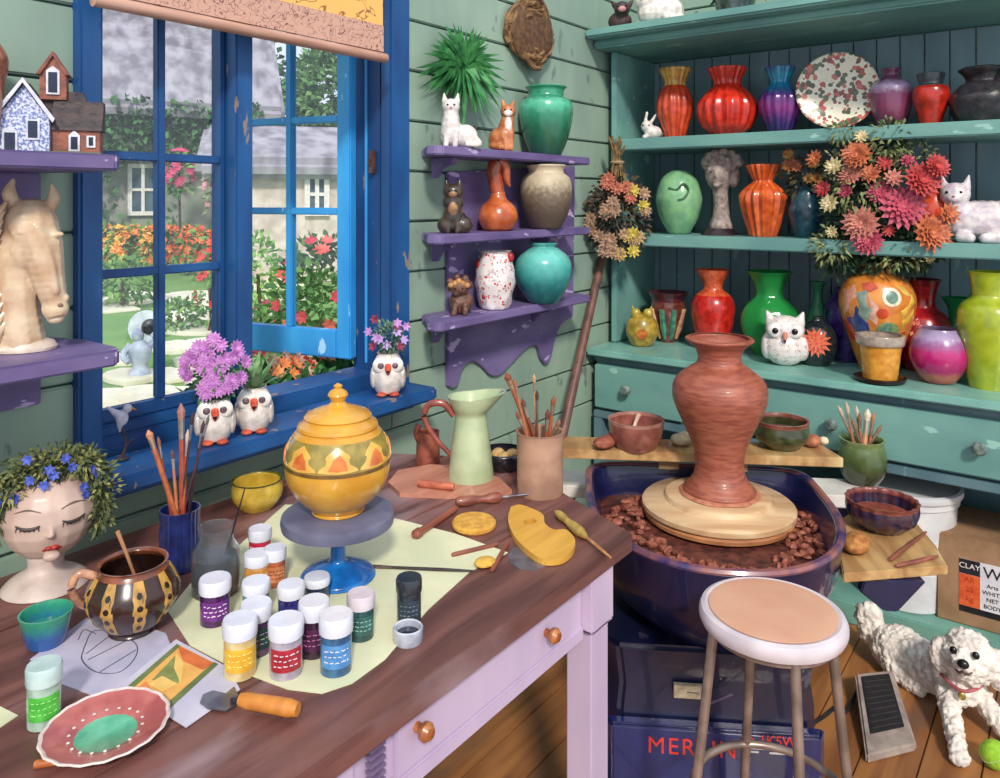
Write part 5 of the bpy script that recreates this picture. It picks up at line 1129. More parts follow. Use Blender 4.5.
# jug
T, k, b = vessel('enamel_jug', 'tall pale green jug with wavy lip and red brown handle', 'jug', tz(471, 481), [(22, 0), (23, 2), (22, 14), (19, 40), (16, 62), (16, 68), (19, 74), (22, 82), (23, 85)], [g('#bcc8a0', '#a4b48c', 12)], th=2, part='jug_body')
for v in b.data.vertices:
    if v.co.z > 70*k:
        u = (v.co.z/k-70)/15; v.co.x += max(0, v.co.x)*.55*u; v.co.z += max(0, v.co.x/k)*.14*k*u
m = M(k); m.tube([(-17, 0, 66), (-28, 0, 78), (-43, 0, 76), (-46, 0, 62), (-36, 0, 44), (-20, 0, 26)], [3.6, 3.6, 3.4, 3, 2.6, 2.4], 10, 5); obj('handle', m, g('#9c5040', '#743830', 30), T)
# copper pot
T, k, b = vessel('copper_pot', 'small copper cylinder pot with a short spout behind the jug handle', 'pot', tz(428, 463), [(11.5, 0), (12, 2), (11.5, 20), (11, 30), (11.5, 32)], [mat('#a8604c', '#7c4438', 30, .35, metal=.2)], th=1.5)
m = M(k); m.tube([(-9, -4, 24), (-12, -6, 32), (-9, -6, 40)], [3, 2.6, 3.2], 10, 3); obj('spout', m, mat('#8c4c3c', '#6c382c', 30, .35, metal=.2), T)
# tan mug with tools
p = tz(540, 492); T, k, b = vessel('tool_crock', 'tall tan stoneware crock full of brushes and wooden tools', 'crock', p, [(22, 0), (23, 2), (23, 30), (23.5, 58), (24.5, 61)], [mat('#b89078', '#94705c', 12, .5, coat=.1)], th=2, inner=.1)
brushes_in(p, k, 60, [(506, 374, '#a0583c', '#b08c74', '#8c4c34', 2.4, 8, 'thick brown brush leaning furthest left in the tan crock'), (514, 380, '#c07c54', '#b89c84', '#a0684c', 1.5, 9, 'orange brown brush second from left in the tan crock'), (522, 398, '#8c4c3c', '#a8948c', '#6c4438', 1.5, 9, 'short dark brush left of centre in the tan crock'),
    (534, 374, '#c89c6c', '#b8a48c', '#c8a070', 1.2, 8, 'thin pale stick standing straight up in the tan crock'), (537, 390, '#6c4838', '#8c8078', '#4c3428', 1.2, 10, 'thin dark stick beside the pale one in the tan crock'), (554, 396, '#a8603c', '#b09480', '#8c5438', 1.8, 9, 'brown brush leaning right in the tan crock'),
    (560, 420, '#b47850', '#bca890', '#946048', 1.6, 8, 'short brush leaning low to the right in the tan crock'), (548, 408, '#94503c', '#a89488', '#6c3c2c', 1.7, 10, 'reddish brush behind the others in the tan crock'), (516, 410, '#b46c4c', '#b8a090', '#8c5440', 1.4, 9, 'short orange brush at the left rim of the tan crock')], 20, 'brushes in the tan crock')
# dark bowl of sponges
p = tz(503, 468); k = sc_(p)
T = thing('dark_bowl', 'low black bowl between the pale green jug and tan crock', 'bowl', p, 0)
m = M(k); m.lathe(potprof([(14, 0), (17, 2), (22, 10), (23, 16), (22, 18)], 1.5), 30); obj('bowl_body', m, g('#26242c', '#181820'), T)
for i, (x, y_) in enumerate(((-7, -6), (6, -7), (0, 6))):
    q = p+Vector((x*k, y_*k, 12*k)); o = M(k); o.ell((0, 0, 0), (8, 7, 7)); s_ = obj('sponge', o, mat('#c8a46c', '#a07c4c', 60, .9, bump=.6), None); s_.location = q; tag(s_, 'cream sponge lump heaped in the low black bowl behind the crock', 'sponge', 'sponges in the black bowl')
# cutting board
o, c = sheet('cutting_board', 'rounded pinkish wooden board lying in front of the pale green jug', 'board', [(388, 486), (398, 474), (430, 468), (470, 470), (500, 482), (512, 494), (496, 499), (450, 499), (400, 497)], TZ, wood('#c88c74', '#b0705c', 'X', 12), th=.010)
def stick(name, label, cat, a, b2, r, mt, z=TZ, knobs=None, prof=None):
    A = tz(a[0], a[1], z+r); B = tz(b2[0], b2[1], z+r); k_ = 1; T = thing(name, label, cat, A, 0); d = B-A; d.z = 0
    pr = prof or [(0, .8), (.06, 1), (.94, 1), (1, .8)]
    m = M(); m.tube([d*t for t, _ in pr], [r*q for _, q in pr], 12); obj('shaft', m, mt, T); return T, d
RW = wood('#9c5844', '#743c30', 'X', 14, coat=.3)
stick('rolling_tool', 'short reddish wooden roller lying on the pinkish board', 'tool', (418, 483), (454, 487), .009, mat('#c87454', '#a85844', 50, .4), z=TZ+.010)
T, d = stick('carving_tool', 'turned wooden handled tool at the right end of the pinkish board', 'tool', (456, 502), (502, 497), .012, RW, prof=[(0, .7), (.08, .95), (.3, 1), (.45, .7), (.6, .65), (.75, 1), (.92, 1), (1, .55)])
m = M(); m.tube([d*1.0, d*1.15], [.004, .003], 8); obj('ferrule', m, mat('#b8b4b0', '#8c8884', 50, .3, metal=.8), T)
m = M(); m.tube([d*1.15, d*1.6, d*2.1], [.0028, .002, .001], 6); obj('blade', m, mat('#94909c', '#6c6874', 50, .3, metal=.8), T)
T, d = stick('rolling_pin', 'dark reddish rolling stick lying diagonally beside the yellow oval sponge', 'tool', (414, 536), (456, 508), .0085, RW, prof=[(0, .5), (.03, 1.25), (.12, 1.25), (.16, .9), (.9, .9), (1, .7)])
p = tz(474, 527); k = sc_(p); T = thing('oval_sponge', 'yellow oval sponge with dark outline lying on the table', 'sponge', p, facing(p)+.1)
m = M(k); m.lathe([(.1, 0), (20, 0), (22, 2), (22, 5), (20, 7), (.1, 8)], 36, squash=1.05); obj('sponge_body', m, mat('#e0ac4c', '#c89038', 60, .9, bump=.7, bsc=300), T)
# kidney palette
def P2(pts, z): return [tz(a, b2, z) for a, b2 in pts]
outer = interp([(511, 507, 0), (508, 520, 0), (514, 536, 0), (526, 549, 0), (542, 559, 0), (560, 559, 0), (572, 551, 0), (575, 540, 0), (566, 530, 0), (554, 530, 0), (545, 524, 0), (543, 515, 0), (532, 509, 0), (520, 505, 0), (511, 507, 0)], 4)[:-1]
q = [tz(v.x, v.y, TZ+.012) for v in outer]; c = sum(q, Vector())/len(q)
hc = tz(530, 522, TZ+.012); hole = [hc+Vector((.016*math.cos(a), .013*math.sin(a), 0)) for a in [i*PI/8 for i in range(16)]]
bm = bmesh.new(); top_ = [bm.verts.new(v-c) for v in q]; hh = [bm.verts.new(v-c) for v in hole]
es = [bm.edges.new((top_[i], top_[(i+1) % len(top_)])) for i in range(len(top_))]+[bm.edges.new((hh[i], hh[(i+1) % 16])) for i in range(16)]
bmesh.ops.triangle_fill(bm, use_beauty=True, edges=es)
ext = bmesh.ops.extrude_face_region(bm, geom=list(bm.faces)); bmesh.ops.translate(bm, verts=[v for v in ext['geom'] if isinstance(v, bmesh.types.BMVert)], vec=(0, 0, -.012))
bmesh.ops.recalc_face_normals(bm, faces=bm.faces)
me = bpy.data.meshes.new('rib_palette'); bm.to_mesh(me); bm.free()
o = link('rib_palette', me, wood('#dca848', '#c89238', 'X', 16)); o.location = c
tag(o, 'yellow kidney shaped wooden rib with a thumb hole near the table corner', 'palette')
o2, c2 = sheet('metal_rib', 'thin grey oval metal scraper partly under the yellow kidney rib', 'scraper', [(508, 556), (512, 549), (521, 546), (534, 550), (545, 558), (546, 566), (534, 571), (519, 569), (510, 563)], TZ, mat('#8c8894', '#6c6874', 30, .35, metal=.6), th=.0009); o2.location.z = TZ
o.location.z = TZ+.0132
OLV = wood('#c0a050', '#94783c', 'X', 14, coat=.2)
T, d = stick('carved_tool', 'olive yellow carved wooden tool right of the kidney shaped rib', 'tool', (556, 512), (586, 537), .009, OLV, prof=[(0, .5), (.1, 1), (.25, 1.1), (.4, .8), (.6, 1.2), (.8, 1.3), (.95, .8), (1, .5)])
m = M(); m.tube([d*1.0, d*1.4, d*1.72], [.003, .0035, .002], 6); obj('tip', m, mat('#c89060', '#a87048', 50, .4), T)
stick('modelling_stick', 'slim wooden modelling stick crossing near the end of the craft paper', 'tool', (452, 555), (498, 544), .0045, RW)
stick('modelling_stick', 'slim wooden stick pointing towards the table edge by the metal scraper', 'tool', (492, 570), (508, 542), .0045, RW)
A = tz(362, 566, TZ+.0045); B = tz(476, 571, TZ+.0045)
brush('long dark brush lying flat on the craft paper right of the blue foot', B, A, sc_(A), '#34282c', '#6c5c54', '#3c2c2c', 1.4, 14)
p = tz(485, 566, TZ); s_ = M(sc_(p)); s_.ell((0, 0, 4), (12, 10, 4)); o = obj('clay_lump', s_, mat('#dcb04c', '#c4943c', 60, .8, bump=.4)); o.location = p; tag(o, 'small yellow clay lump beside the tip of the long dark brush', 'clay')
A = tz(190, 790, TZ)
# scraper with orange handle
p = tz(212, 702, TZ); k = sc_(p)
T = thing('putty_scraper', 'scraper with rounded steel blade and orange wooden handle on the pattern sheet', 'tool', p+Vector((0, 0, .0034)), 0)
a_, b_ = tz(240, 702, TZ+.012)-p, tz(298, 712, TZ+.012)-p
m = M(); m.tube([a_, a_.lerp(b_, .15), a_.lerp(b_, .85), b_], [.008, .0105, .0115, .009], 12); o = obj('handle', m, wood('#dc9444', '#c07830', 'X', 12), T)
poly = [tz(x, y_, TZ)-p for x, y_ in [(200, 706), (203, 698), (213, 694), (226, 697), (234, 690), (239, 700), (236, 708), (226, 714), (208, 712)]]
m = M(); m.prism([(v.x, v.y) for v in poly], 0, .002); obj('blade', m, mat('#94949c', '#6c6c78', 20, .3, metal=.7), T)
m = M(); m.tube([tz(233, 702, TZ+.004)-p, a_], [.0045, .0065], 8); obj('tang', m, mat('#7c7c88', '#5c5c68', 20, .3, metal=.7), T)
stick('orange_stick', 'orange brown stick half hidden under the pink plate at the bottom', 'tool', (34, 765), (66, 759), .005, mat('#c87840', '#a85c30', 50, .5))
# ================================================================ POTTERY WHEEL
R.seed(44)
wp = atd(721, 2.16, 0); rzw = co.rotation_euler.z-.10
HY = .05
T = thing('pottery_wheel', 'navy blue pottery wheel with clay spattered splash tub, in front of the hutch', 'pottery wheel', wp, rzw)
def super_o(w, f, b, n=40, e=2.6, cx=0):
    """D shaped outline: half width w, front reach f (towards camera), back reach b with squarer corners"""
    out = []
    for i in range(n):
        a = 2*PI*i/n; c, s_ = math.cos(a), math.sin(a)
        ee = 2.2 if s_ < 0 else 7
        x = w*math.copysign(abs(c)**(2/ee), c); y_ = (f if s_ < 0 else b)*math.copysign(abs(s_)**(2/ee), s_)
        out.append((x+cx, y_))
    return out
def loft(m, rings, closed_top=True, closed_bot=True):
    n = len(rings[0][0]); vs = [(x, y_, z) for o, z in rings for x, y_ in o]; fs = []
    for i in range(len(rings)-1):
        for k_ in range(n): fs.append((i*n+k_, i*n+(k_+1) % n, (i+1)*n+(k_+1) % n, (i+1)*n+k_))
    if closed_bot: fs.append(tuple(range(n))[::-1])
    if closed_top: fs.append(tuple((len(rings)-1)*n+k_ for k_ in range(n)))
    return m.add(vs, fs)
def so(w, f, b): return super_o(w*.95, f, b, 56, cx=-.04)
m = M()
loft(m, [(so(.24, .35, .18), .40), (so(.30, .40, .215), .45), (so(.335, .445, .24), .54), (so(.345, .455, .245), .61), (so(.350, .46, .25), .625), (so(.345, .455, .247), .632), (so(.325, .435, .232), .628), (so(.315, .425, .225), .60), (so(.29, .40, .215), .50)])
obj('splash_tub', m, NAVY, T)
m = M(); ring = []
loft(m, [(so(.349, .459, .2485), .624), (so(.351, .461, .250), .630), (so(.346, .457, .247), .637), (so(.336, .446, .241), .6375), (so(.330, .440, .236), .632), (so(.330, .440, .236), .626)], False, False)
obj('tub_rim', m, mat('#945c58', '#2c2860', 12, .35, coat=.5, k=.5), T)
m = M(); loft(m, [(so(.31, .42, .222), .501), (so(.315, .425, .224), .545), (so(.25, .36, .18), .55)])
slop = obj('clay_slops', m, mat('#6c382c', '#40201c', 34, .55, bump=1, bsc=70), T)
m = M()
for i in range(420):
    a = R.uniform(0, 2*PI); rr_ = R.uniform(.62, .97); x, y_ = .305*rr_*math.cos(a), (.41 if math.sin(a) < 0 else .215)*rr_*math.sin(a)
    x -= .02
    if math.hypot(x, y_-HY) < .20: continue
    m.ell((x, y_, .548+R.uniform(0, .018)), (R.uniform(.006, .02), R.uniform(.005, .014), R.uniform(.004, .012)), 6, 4, Matrix.Rotation(R.uniform(0, 3), 4, 'Z'))
o = obj('clay_crumbs', m, mat('#a05c48', '#6c3628', 60, .6, bump=.5), T); o['kind'] = 'stuff'
m = M(); bw = [(-.225, -.34), (.20, -.34), (.235, -.30), (.235, .15), (-.26, .15), (-.26, -.30)]
def sc2(o, s_, dy=0): return [(x*s_, y_*s_+dy) for x, y_ in o]
loft(m, [(sc2(bw, 1), .03), (sc2(bw, 1), .25), (sc2(bw, .97), .30), (sc2(bw, 1.02), .40)])
obj('motor_housing', m, worn('#161b3e', '#10132e', '#3c3450', .70, 6, .3, coat=.5), T, bevel=.01)
m = M(); m.prism([(-.245, -.372), (.225, -.372), (.245, -.335), (-.265, -.335)], .035, .225); m.prism([(-.245, -.372), (.225, -.372), (.235, -.345), (-.255, -.345)], .2255, .233)
fp = obj('front_panel', m, worn('#1f2a66', '#171d4c', '#5c5478', .69, 7, .3, coat=.5), T, bevel=.004)
RED = mat('#e04434', '#cc3428', 40, .5)
text('red_lettering', 'MERLIN', .054, RED, fp, (-.062, -.3735, .185), (PI/2, 0, 0), bold=0, space=1.15).scale = (1.0, 1, 1)
text('small_lettering', 'e-1K5W', .031, RED, fp, (.118, -.3735, .214), (PI/2, 0, 0), bold=0)
m = M(); m.box(.06, .165, -.3745, -.3725, .1935, .1965); obj('white_underline', m, WHITE, fp)
m = M(); m.box(.06, .088, -.3745, -.3725, .185, .1885); m2 = M(); m2.box(.112, .158, -.3745, -.3725, .185, .1885); obj('white_dash', m, WHITE, fp); obj('white_dash', m2, WHITE, fp)
m = M(); m.box(-.10, -.015, -.352, -.338, .285, .315); pl_ = obj('name_plate', m, mat('#c8b89c', '#a89478', 60, .5), T, bevel=.001)
m = M(); m.tube([(-.07, -.347, .30), (-.045, -.347, .30)], .001, 4); obj('plate_slot', m, BLACK, pl_).location.y = -.0055
m = M(); m.tube([(-.03, -.35, .17+.04), (.03, -.365, .25)], .003, 6); obj('lever', m, mat('#7c6c84', metal=.5), T).location.z = .06
for x, y_ in ((-.2, -.28), (.18, -.28), (-.2, .1), (.18, .1)):
    m = M(); m.T = Matrix.Translation((x, y_, 0)); m.lathe([(.1*.2, 0), (.024, .004), (.022, .034), (.015, .036)], 16); obj('foot', m, BLACK, T)
m = M(); m.lathe([(.001, .50), (.035, .50), (.035, .562), (.001, .562)], 24); obj('spindle', m, mat('#6c6874', metal=.8, rough=.35), T).location.y = HY
m = M(); m.lathe([(.001, .556), (.19, .556), (.205, .560), (.207, .570), (.200, .577), (.001, .577)], 64); obj('wheel_head', m, wood('#c88c5c', '#a06844', 'X', 12), T).location.y = HY
m = M(); m.lathe([(.001, .577), (.205, .577), (.211, .582), (.211, .594), (.204, .600), (.16, .601), (.150, .606), (.145, .618), (.138, .621), (.001, .621)], 64); obj('bat', m, wood('#dcbc94', '#c09870', 'X', 10, coat=.2), T).location.y = HY
for c_ in list(T.children):
    if c_.name.split('.')[0] in ('motor_housing', 'front_panel', 'name_plate', 'lever', 'foot'): c_.location.x -= .07
# side shelf with bracket
pts = [onz(a, b_, .567) for a, b_ in [(843, 574), (948, 566), (936, 545), (908, 512), (862, 506), (834, 522)]]
Ti = Matrix.LocRotScale(wp, Matrix.Rotation(rzw, 3, 'Z'), None).inverted()
loc = [Ti @ v for v in pts]
m = M(); m.prism([(v.x, v.y) for v in loc], .545, .567); obj('side_board', m, PLANK, T, bevel=.003)
xs = [v.x for v in loc]; xb = .28; 
m = M(); ya = loc[0].y+.03
m.prism([(.29, .543), (.43, .543), (.365, .468), (.335, .468), (.28, .51)], ya, ya+.03, 'XZ'); obj('board_bracket', m, NAVY, T, bevel=.003)
m = M(); ya2 = loc[3].y-.06
m.prism([(.27, .543), (.39, .543), (.345, .485), (.30, .49)], ya2, ya2+.03, 'XZ'); obj('board_bracket', m, NAVY, T, bevel=.003)
# tall clay vase
vp = atd(719.5, 2.16+HY, .621); kv = (2.16+HY)/F*.965
T, k, b = vessel('clay_vase', 'tall terracotta red clay vase with flared rim on the potter wheel', 'vase', vp,
    [(35, 0), (37, 2), (36, 6), (29, 14), (25, 24), (25, 38), (29, 54), (38, 74), (45, 90), (48, 104), (45, 117), (33, 128), (24, 134), (22, 141), (25, 150), (33, 157), (35, 160), (33, 161)],
    [mat('#a8604a', '#8c4838', 22, .45, bump=.25, coat=.15, stretch=(1, 1, 5))], k=kv, th=3, inner=.5, seg=64, n=8)
for v in b.data.vertices:
    r = math.hypot(v.co.x, v.co.y)
    if r > 1e-4: s_ = 1+.007*math.sin(v.co.z/k*1.6); v.co.x *= s_; v.co.y *= s_
m = M(kv); m.lathe([(.1, -.2), (39, -.2), (41, 1), (38, 3), (34, 3.5), (.1, 3.5)], 40, wob=2); obj('clay_foot', m, mat('#c48468', '#a8644c', 40, .6), T)
# bench behind, plank board with bowls
T = thing('white_bench', 'narrow white topped bench standing behind the pottery wheel', 'bench', atd(715, 2.47, 0), rzw)
m = M(); x0, x1 = -.50, .48; m.box(x0, x1, 0, .155, .49, .53); obj('bench_top', m, mat('#ddd8d0', '#c4c0bc', 8, .6), T, bevel=.004)
for x in (x0+.02, x1-.30):
    for y_ in (.01, .11):
        m = M(); m.box(x, x+.04, y_, y_+.035, 0, .489); obj('leg', m, mat('#8c8c84', '#6c706c', 10, .6), T)
T = thing('plank_board', 'worn wooden plank across the back of the splash tub holding two bowls', 'board', atd(698, 2.375, .682), rzw); PBT = .700
m = M(); m.prism([(-.43, -.065), (.405, -.065), (.38, .065), (-.40, .065)], -.010, .018); obj('plank', m, PLANK, T, bevel=.002)
m = M(); m.box(-.12, -.06, -.03, .05, -.0435, -.0105); obj('riser_block', m, wood('#8c6c4c', '#6c5038', 'X'), T)
m = M(); m.box(.08, .14, -.03, .05, -.0435, -.0105); obj('riser_block', m, wood('#8c6c4c', '#6c5038', 'X'), T)
def onb(px, dt=0): q = atd(px, 2.375+dt, PBT); return q
T, k, b = vessel('clay_bowl', 'pinkish brown bowl with a tool inside on the left of the plank', 'bowl', onb(636), [(20, 0), (21, 2), (25, 10), (27, 19), (27.5, 25), (28, 28)], [g('#9c6054', '#804840', 30), g('#b88478', '#9c6c60', 30)], bands=[(25, 1)], th=2, inner=.3)
m = M(k); m.tube([(-4, 4, 10), (10, 4, 25), (14, 4, 28)], [1.6, 2, 2.6], 8, 3); o = obj('trimming_tool', m, mat('#dcc0b0', '#c4a090'), None); o.location = T.location; tag(o, 'pale short tool resting inside the pinkish brown bowl', 'tool')
T, k, b = vessel('clay_bowl', 'dark olive green bowl with brown rim behind the tall clay vase', 'bowl', onb(781, -.005), [(16, 0), (17, 2), (25, 9), (27, 16), (26, 24), (27, 28)], [g('#4c5034', '#34381f', 30), g('#8c5040', '#6c3c30', 30)], bands=[(24, 1)], th=2, inner=.3)
m = M(k); m.lathe([(.1, 9), (23, 11), (22, 17), (10, 20), (.1, 21)], 30, wob=2); obj('clay_fill', m, mat('#6c3c30', '#4c2820', 60, .8, bump=.6), T)
def lump(label, name, cat, p, rx, ry, rz_, c, bump=.5, lift=0):
    k = sc_(p); m = M(k); m.ell((0, 0, rz_*.92+lift), (rx, ry, rz_), 18, 12)
    for v in m.v:
        n_ = noise.noise(v*(40)); v *= 1+.18*n_
    z0 = min(v.z for v in m.v); 
    for v in m.v: v.z -= z0
    o = obj(name, m, mat(*c, 50, .8, bump=bump)); o.location = p; return tag(o, label, cat)
lump('flat reddish clay lump left of the pinkish brown bowl', 'clay_lump', 'clay', onb(606, -.01), 17, 10, 6, ('#a86048', '#844434'))
lump('cream sponge lying right of the pinkish brown bowl', 'sponge', 'sponge', onb(682, .02), 13, 10, 6, ('#d8c8a0', '#b8a884'))
lump('reddish clay lump at the right end of the plank', 'clay_lump', 'clay', onb(812, .0), 10, 9, 6, ('#b87454', '#94543c'))
lump('tiny cream ball on the plank at the far right end', 'clay_ball', 'clay', onb(824, .02), 5, 5, 4, ('#e0d0b0', '#c8b894'))
# things on side board
ZB = .567
T, k, b = vessel('fluted_bowl', 'dark blue and brown bowl with pinched rim on the side board of the wheel', 'bowl', onz(882, 528, ZB), [(19, 0), (21, 2), (30, 10), (33, 18), (33, 26), (34, 29)], [mat('#241f3c', '#4c2c34', 30, .3, coat=.5, k=.54), mat('#8c4840', '#6c3430', 40, .35, coat=.4)], bands=[(25, 1)], th=2.4, inner=.35, ribs=18, amp=.022)
m = M(k); m.lathe([(.1, 11), (25, 12), (27, 16), (.1, 18)], 30, wob=2); obj('clay_water', m, mat('#8c4434', '#6c3024', 40, .5), T)
lump('golden brown sponge lump beside the fluted dark blue bowl', 'sponge', 'sponge', onz(856, 552, ZB), 17, 14, 9, ('#c48844', '#94582c'))
for a, b2, lb in (((890, 560), (926, 532), 'reddish wooden tool lying behind on the side board'), ((896, 566), (938, 556), 'short reddish stick near the front edge of the side board')):
    A, B = onz(*a, ZB+.006), onz(*b2, ZB+.006); T = thing('wooden_tool', lb, 'tool', A, 0); d = B-A
    m = M(); m.tube([Vector(), d*.1, d*.6, d], [.003, .005, .0055, .003], 8, 3); obj('shaft', m, RW, T)
# green vase of brushes on the bench
gp = atd(862, 2.545, .53); T, k, b = vessel('brush_vase', 'dark green glazed vase full of brushes right of the clay slops tub', 'vase', gp, [(14, 0), (16, 2), (21, 10), (23, 20), (22, 32), (20, 39), (21.5, 44)], [glaze([(0, '#23281a'), (12, '#343c22'), (26, '#48582f'), (36, '#56683a'), (43, '#7c8c54')], 2.545/F)], th=2, inner=.15)
gb = [(838, 405, 'pale'), (846, 402, 'pale'), (852, 418, 'brown'), (860, 412, 'brown'), (868, 408, 'white'), (874, 412, 'orange'), (882, 424, 'brown'), (856, 406, 'pale'), (866, 424, 'orange')]
nm = ['splayed pale brush leaning furthest left in the green vase', 'pale bristled brush second from left in the green vase', 'short brown brush left of centre in the green vase', 'brown brush in the middle of the green vase', 'thick pale brush standing right of centre in the green vase', 'orange brown brush just right of the thick pale one in the green vase', 'brown brush leaning furthest right in the green vase', 'thin pale brush rising behind the middle of the green vase', 'low orange brush at the front rim of the green vase']
cs = {'pale': ('#a8745c', '#c8b8a4', '#c8b49c'), 'brown': ('#8c4c3c', '#a89484', '#8c6c54'), 'white': ('#d8a07c', '#d8c8b8', '#e0d0b8'), 'orange': ('#c87850', '#c0a890', '#b0805c')}
brushes_in(gp, k, 43, [(x, y_, *cs[c], 2.2 if c == 'white' else 1.4, 11, l) for (x, y_, c), l in zip(gb, nm)], 19, 'brushes in the green vase')
# ================================================================ STOOL
sp_ = atd(772, 1.50, 0)
T = thing('stool', 'round stool with pale padded seat and bare metal legs in the foreground', 'stool', sp_, facing(sp_))
m = M(); m.lathe([(.001, .632), (.122, .632), (.132, .635), (.136, .644), (.136, .655), (.132, .663), (.124, .666), (.118, .6635), (.001, .6645)], 64); obj('seat_pad', m, mat('#d8ccd0', '#c0b4bc', 10, .45, coat=.2), T)
m = M(); m.lathe([(.001, .6647), (.1175, .6647), (.1175, .6665), (.10, .6685), (.001, .6695)], 64); obj('seat_top', m, mat('#dcb494', '#c88c74', 5, .5, coat=.2, w=.5), T)
MT = mat('#a89488', '#84746c', 20, .35, metal=.55)
for i, ang in enumerate([math.radians(q) for q in (-160, -70, 20, 110)]):
    m = M(); c, s_ = math.cos(ang), math.sin(ang)
    m.tube([(c*.112, s_*.112, .633), (c*.138, s_*.138, .40), (c*.185, s_*.185, .012)], [.0095, .0095, .009], 12, 2); l_ = obj('leg', m, MT, T)
    m = M(); m.T = Matrix.Translation((c*.185, s_*.185, 0)); m.lathe([(.001, 0), (.013, 0), (.012, .02), (.001, .022)], 14); obj('rubber_foot', m, BLACK, l_)
m = M(); m.tube([(.148*math.cos(a), .148*math.sin(a), .302) for a in [i*2*PI/48 for i in range(49)]], .008, 10); obj('foot_ring', m, MT, T)
m = M(); m.lathe([(.001, .612), (.10, .612), (.118, .620), (.118, .6315), (.001, .6315)], 40); obj('under_plate', m, MT, T)
# ================================================================ PEDAL, BALL, BOX, BUCKET
Q = [onz(a, b_, .0) for a, b_ in [(866, 765), (917, 752), (893, 690), (855, 694)]]
c = sum(Q, Vector())/4; T = thing('foot_pedal', 'metal foot pedal with black rubber tread on the floor beside the dog', 'pedal', c, 0)
q = [v-c for v in Q]
def quad(i, u, w): return (q[0]*(1-u)+q[1]*u)*(1-w)+(q[3]*(1-u)+q[2]*u)*w
def slab(m, pts, z0, z1):
    n = len(pts); m.add([(p_[0], p_[1], z0[i] if isinstance(z0, list) else z0) for i, p_ in enumerate(pts)]+[(p_[0], p_[1], z1[i] if isinstance(z1, list) else z1) for i, p_ in enumerate(pts)], [tuple(range(n))[::-1], tuple(range(n, 2*n))]+[(i, (i+1) % n, n+(i+1) % n, n+i) for i in range(n)])
m = M(); slab(m, [quad(0, 0, 0), quad(0, 1, 0), quad(0, 1, 1), quad(0, 0, 1)], 0.0, [.022, .022, .062, .062]); obj('pedal_base', m, mat('#b4a49a', '#94847e', 20, .4, metal=.2), T, bevel=.006)
P_ = [quad(0, .14, .22), quad(0, .86, .22), quad(0, .86, .93), quad(0, .14, .93)]
m = M(); slab(m, P_, [.0300, .0300, .0580, .0580], [.0335, .0335, .0635, .0635]); tr = obj('rubber_tread', m, mat('#1f1c20', '#141216', 60, .7), T, bevel=.002)
for i in range(9):
    w0 = .27+i*.072; A, B = quad(0, .2, w0), quad(0, .8, w0); z = .022+.040*w0+.0035
    m = M(); m.tube([(A.x, A.y, z), (B.x, B.y, z)], .0022, 5); obj('tread_ridge', m, mat('#34302f'), tr)
cb = [c+quad(0, .1, 1)+Vector((0, 0, .02)), onz(846, 712, .006), onz(838, 706, .006), onz(825, 716, .006), onz(812, 724, .006)]
o = M(); o.tube([v-cb[0] for v in cb], .0045, 8, 4); o = obj('cord', o, BLACK, T); o.location = cb[0]-c
p = onz(995, 766, 0); p = onz(995, 768, 0); m = M(); m.lathe([(.034*math.sin(PI*i/16)+.00001, .034-.034*math.cos(PI*i/16)) for i in range(17)], 32); o = obj('ball', m, mat('#a0cc38', '#84b428', 60, .8, bump=.5)); o.location = p
tag(o, 'lime green tennis ball on the floor in front of the dog', 'ball')
m = M(); m.tube([(.0345*math.cos(a)*math.cos(.35*math.sin(2*a)), .0345*math.sin(a)*math.cos(.35*math.sin(2*a)), .034+.0345*math.sin(.35*math.sin(2*a))) for a in [i*PI/24 for i in range(49)]], .0008, 4); s2 = obj('seam', m, mat('#d8e4b0'), o)
# cardboard box
bp_ = onX(966, 2.955, .075); T = thing('cardboard_box', 'brown cardboard box with orange and white clay label on the lower hutch shelf', 'box', (2.92, .30, .0752), 0)
CB = mat('#a07c5c', '#8c6a4c', 12, .8)
m = M(); m.box(0, .30, -.30, .105, 0, .285); bo = obj('carton', m, CB, T, bevel=.004)
m = M(); m.box(-.001, .002, .0, .04, .2, .28); 
m = M(); m.box(-.0012, -.0002, -.16, .062, .045, .215); lab = obj('box_label', m, mat('#dcd8dc', '#ccc8d0', 20, .6), T)
m = M(); m.box(-.0018, -.0013, .004, .062, .168, .215); lab.location.y = -.022; b1 = obj('black_panel', m, BLACK, lab)
m = M(); m.box(-.0018, -.0013, .004, .062, .065, .167); b2_ = obj('orange_panel', m, mat('#e06430', '#cc4c20', 30, .6), lab)
m = M(); m.box(-.0018, -.0013, -.16, .062, .045, .0645); obj('black_strip', m, BLACK, lab)
rot = (PI/2, 0, -PI/2)
text('lettering_clay', 'CLAY', .024, WHITE, lab, (-.0022, .033, .194), rot, .0003)
for i, tx in enumerate(('AR', '25', 'kg')): text('lettering_panel', tx, .024, mat('#b83c1c'), lab, (-.0022, .033, .15-.03*i), rot, .0003)
text('lettering_script', 'W', .05, BLACK, lab, (-.0022, -.03, .185), rot, .0003)
for i, tx in enumerate(('Arts', 'WHITE', 'NET', 'BODY')): text('lettering_label', tx, .018, BLACK, lab, (-.0022, -.03, .145-.022*i), rot, .0003)
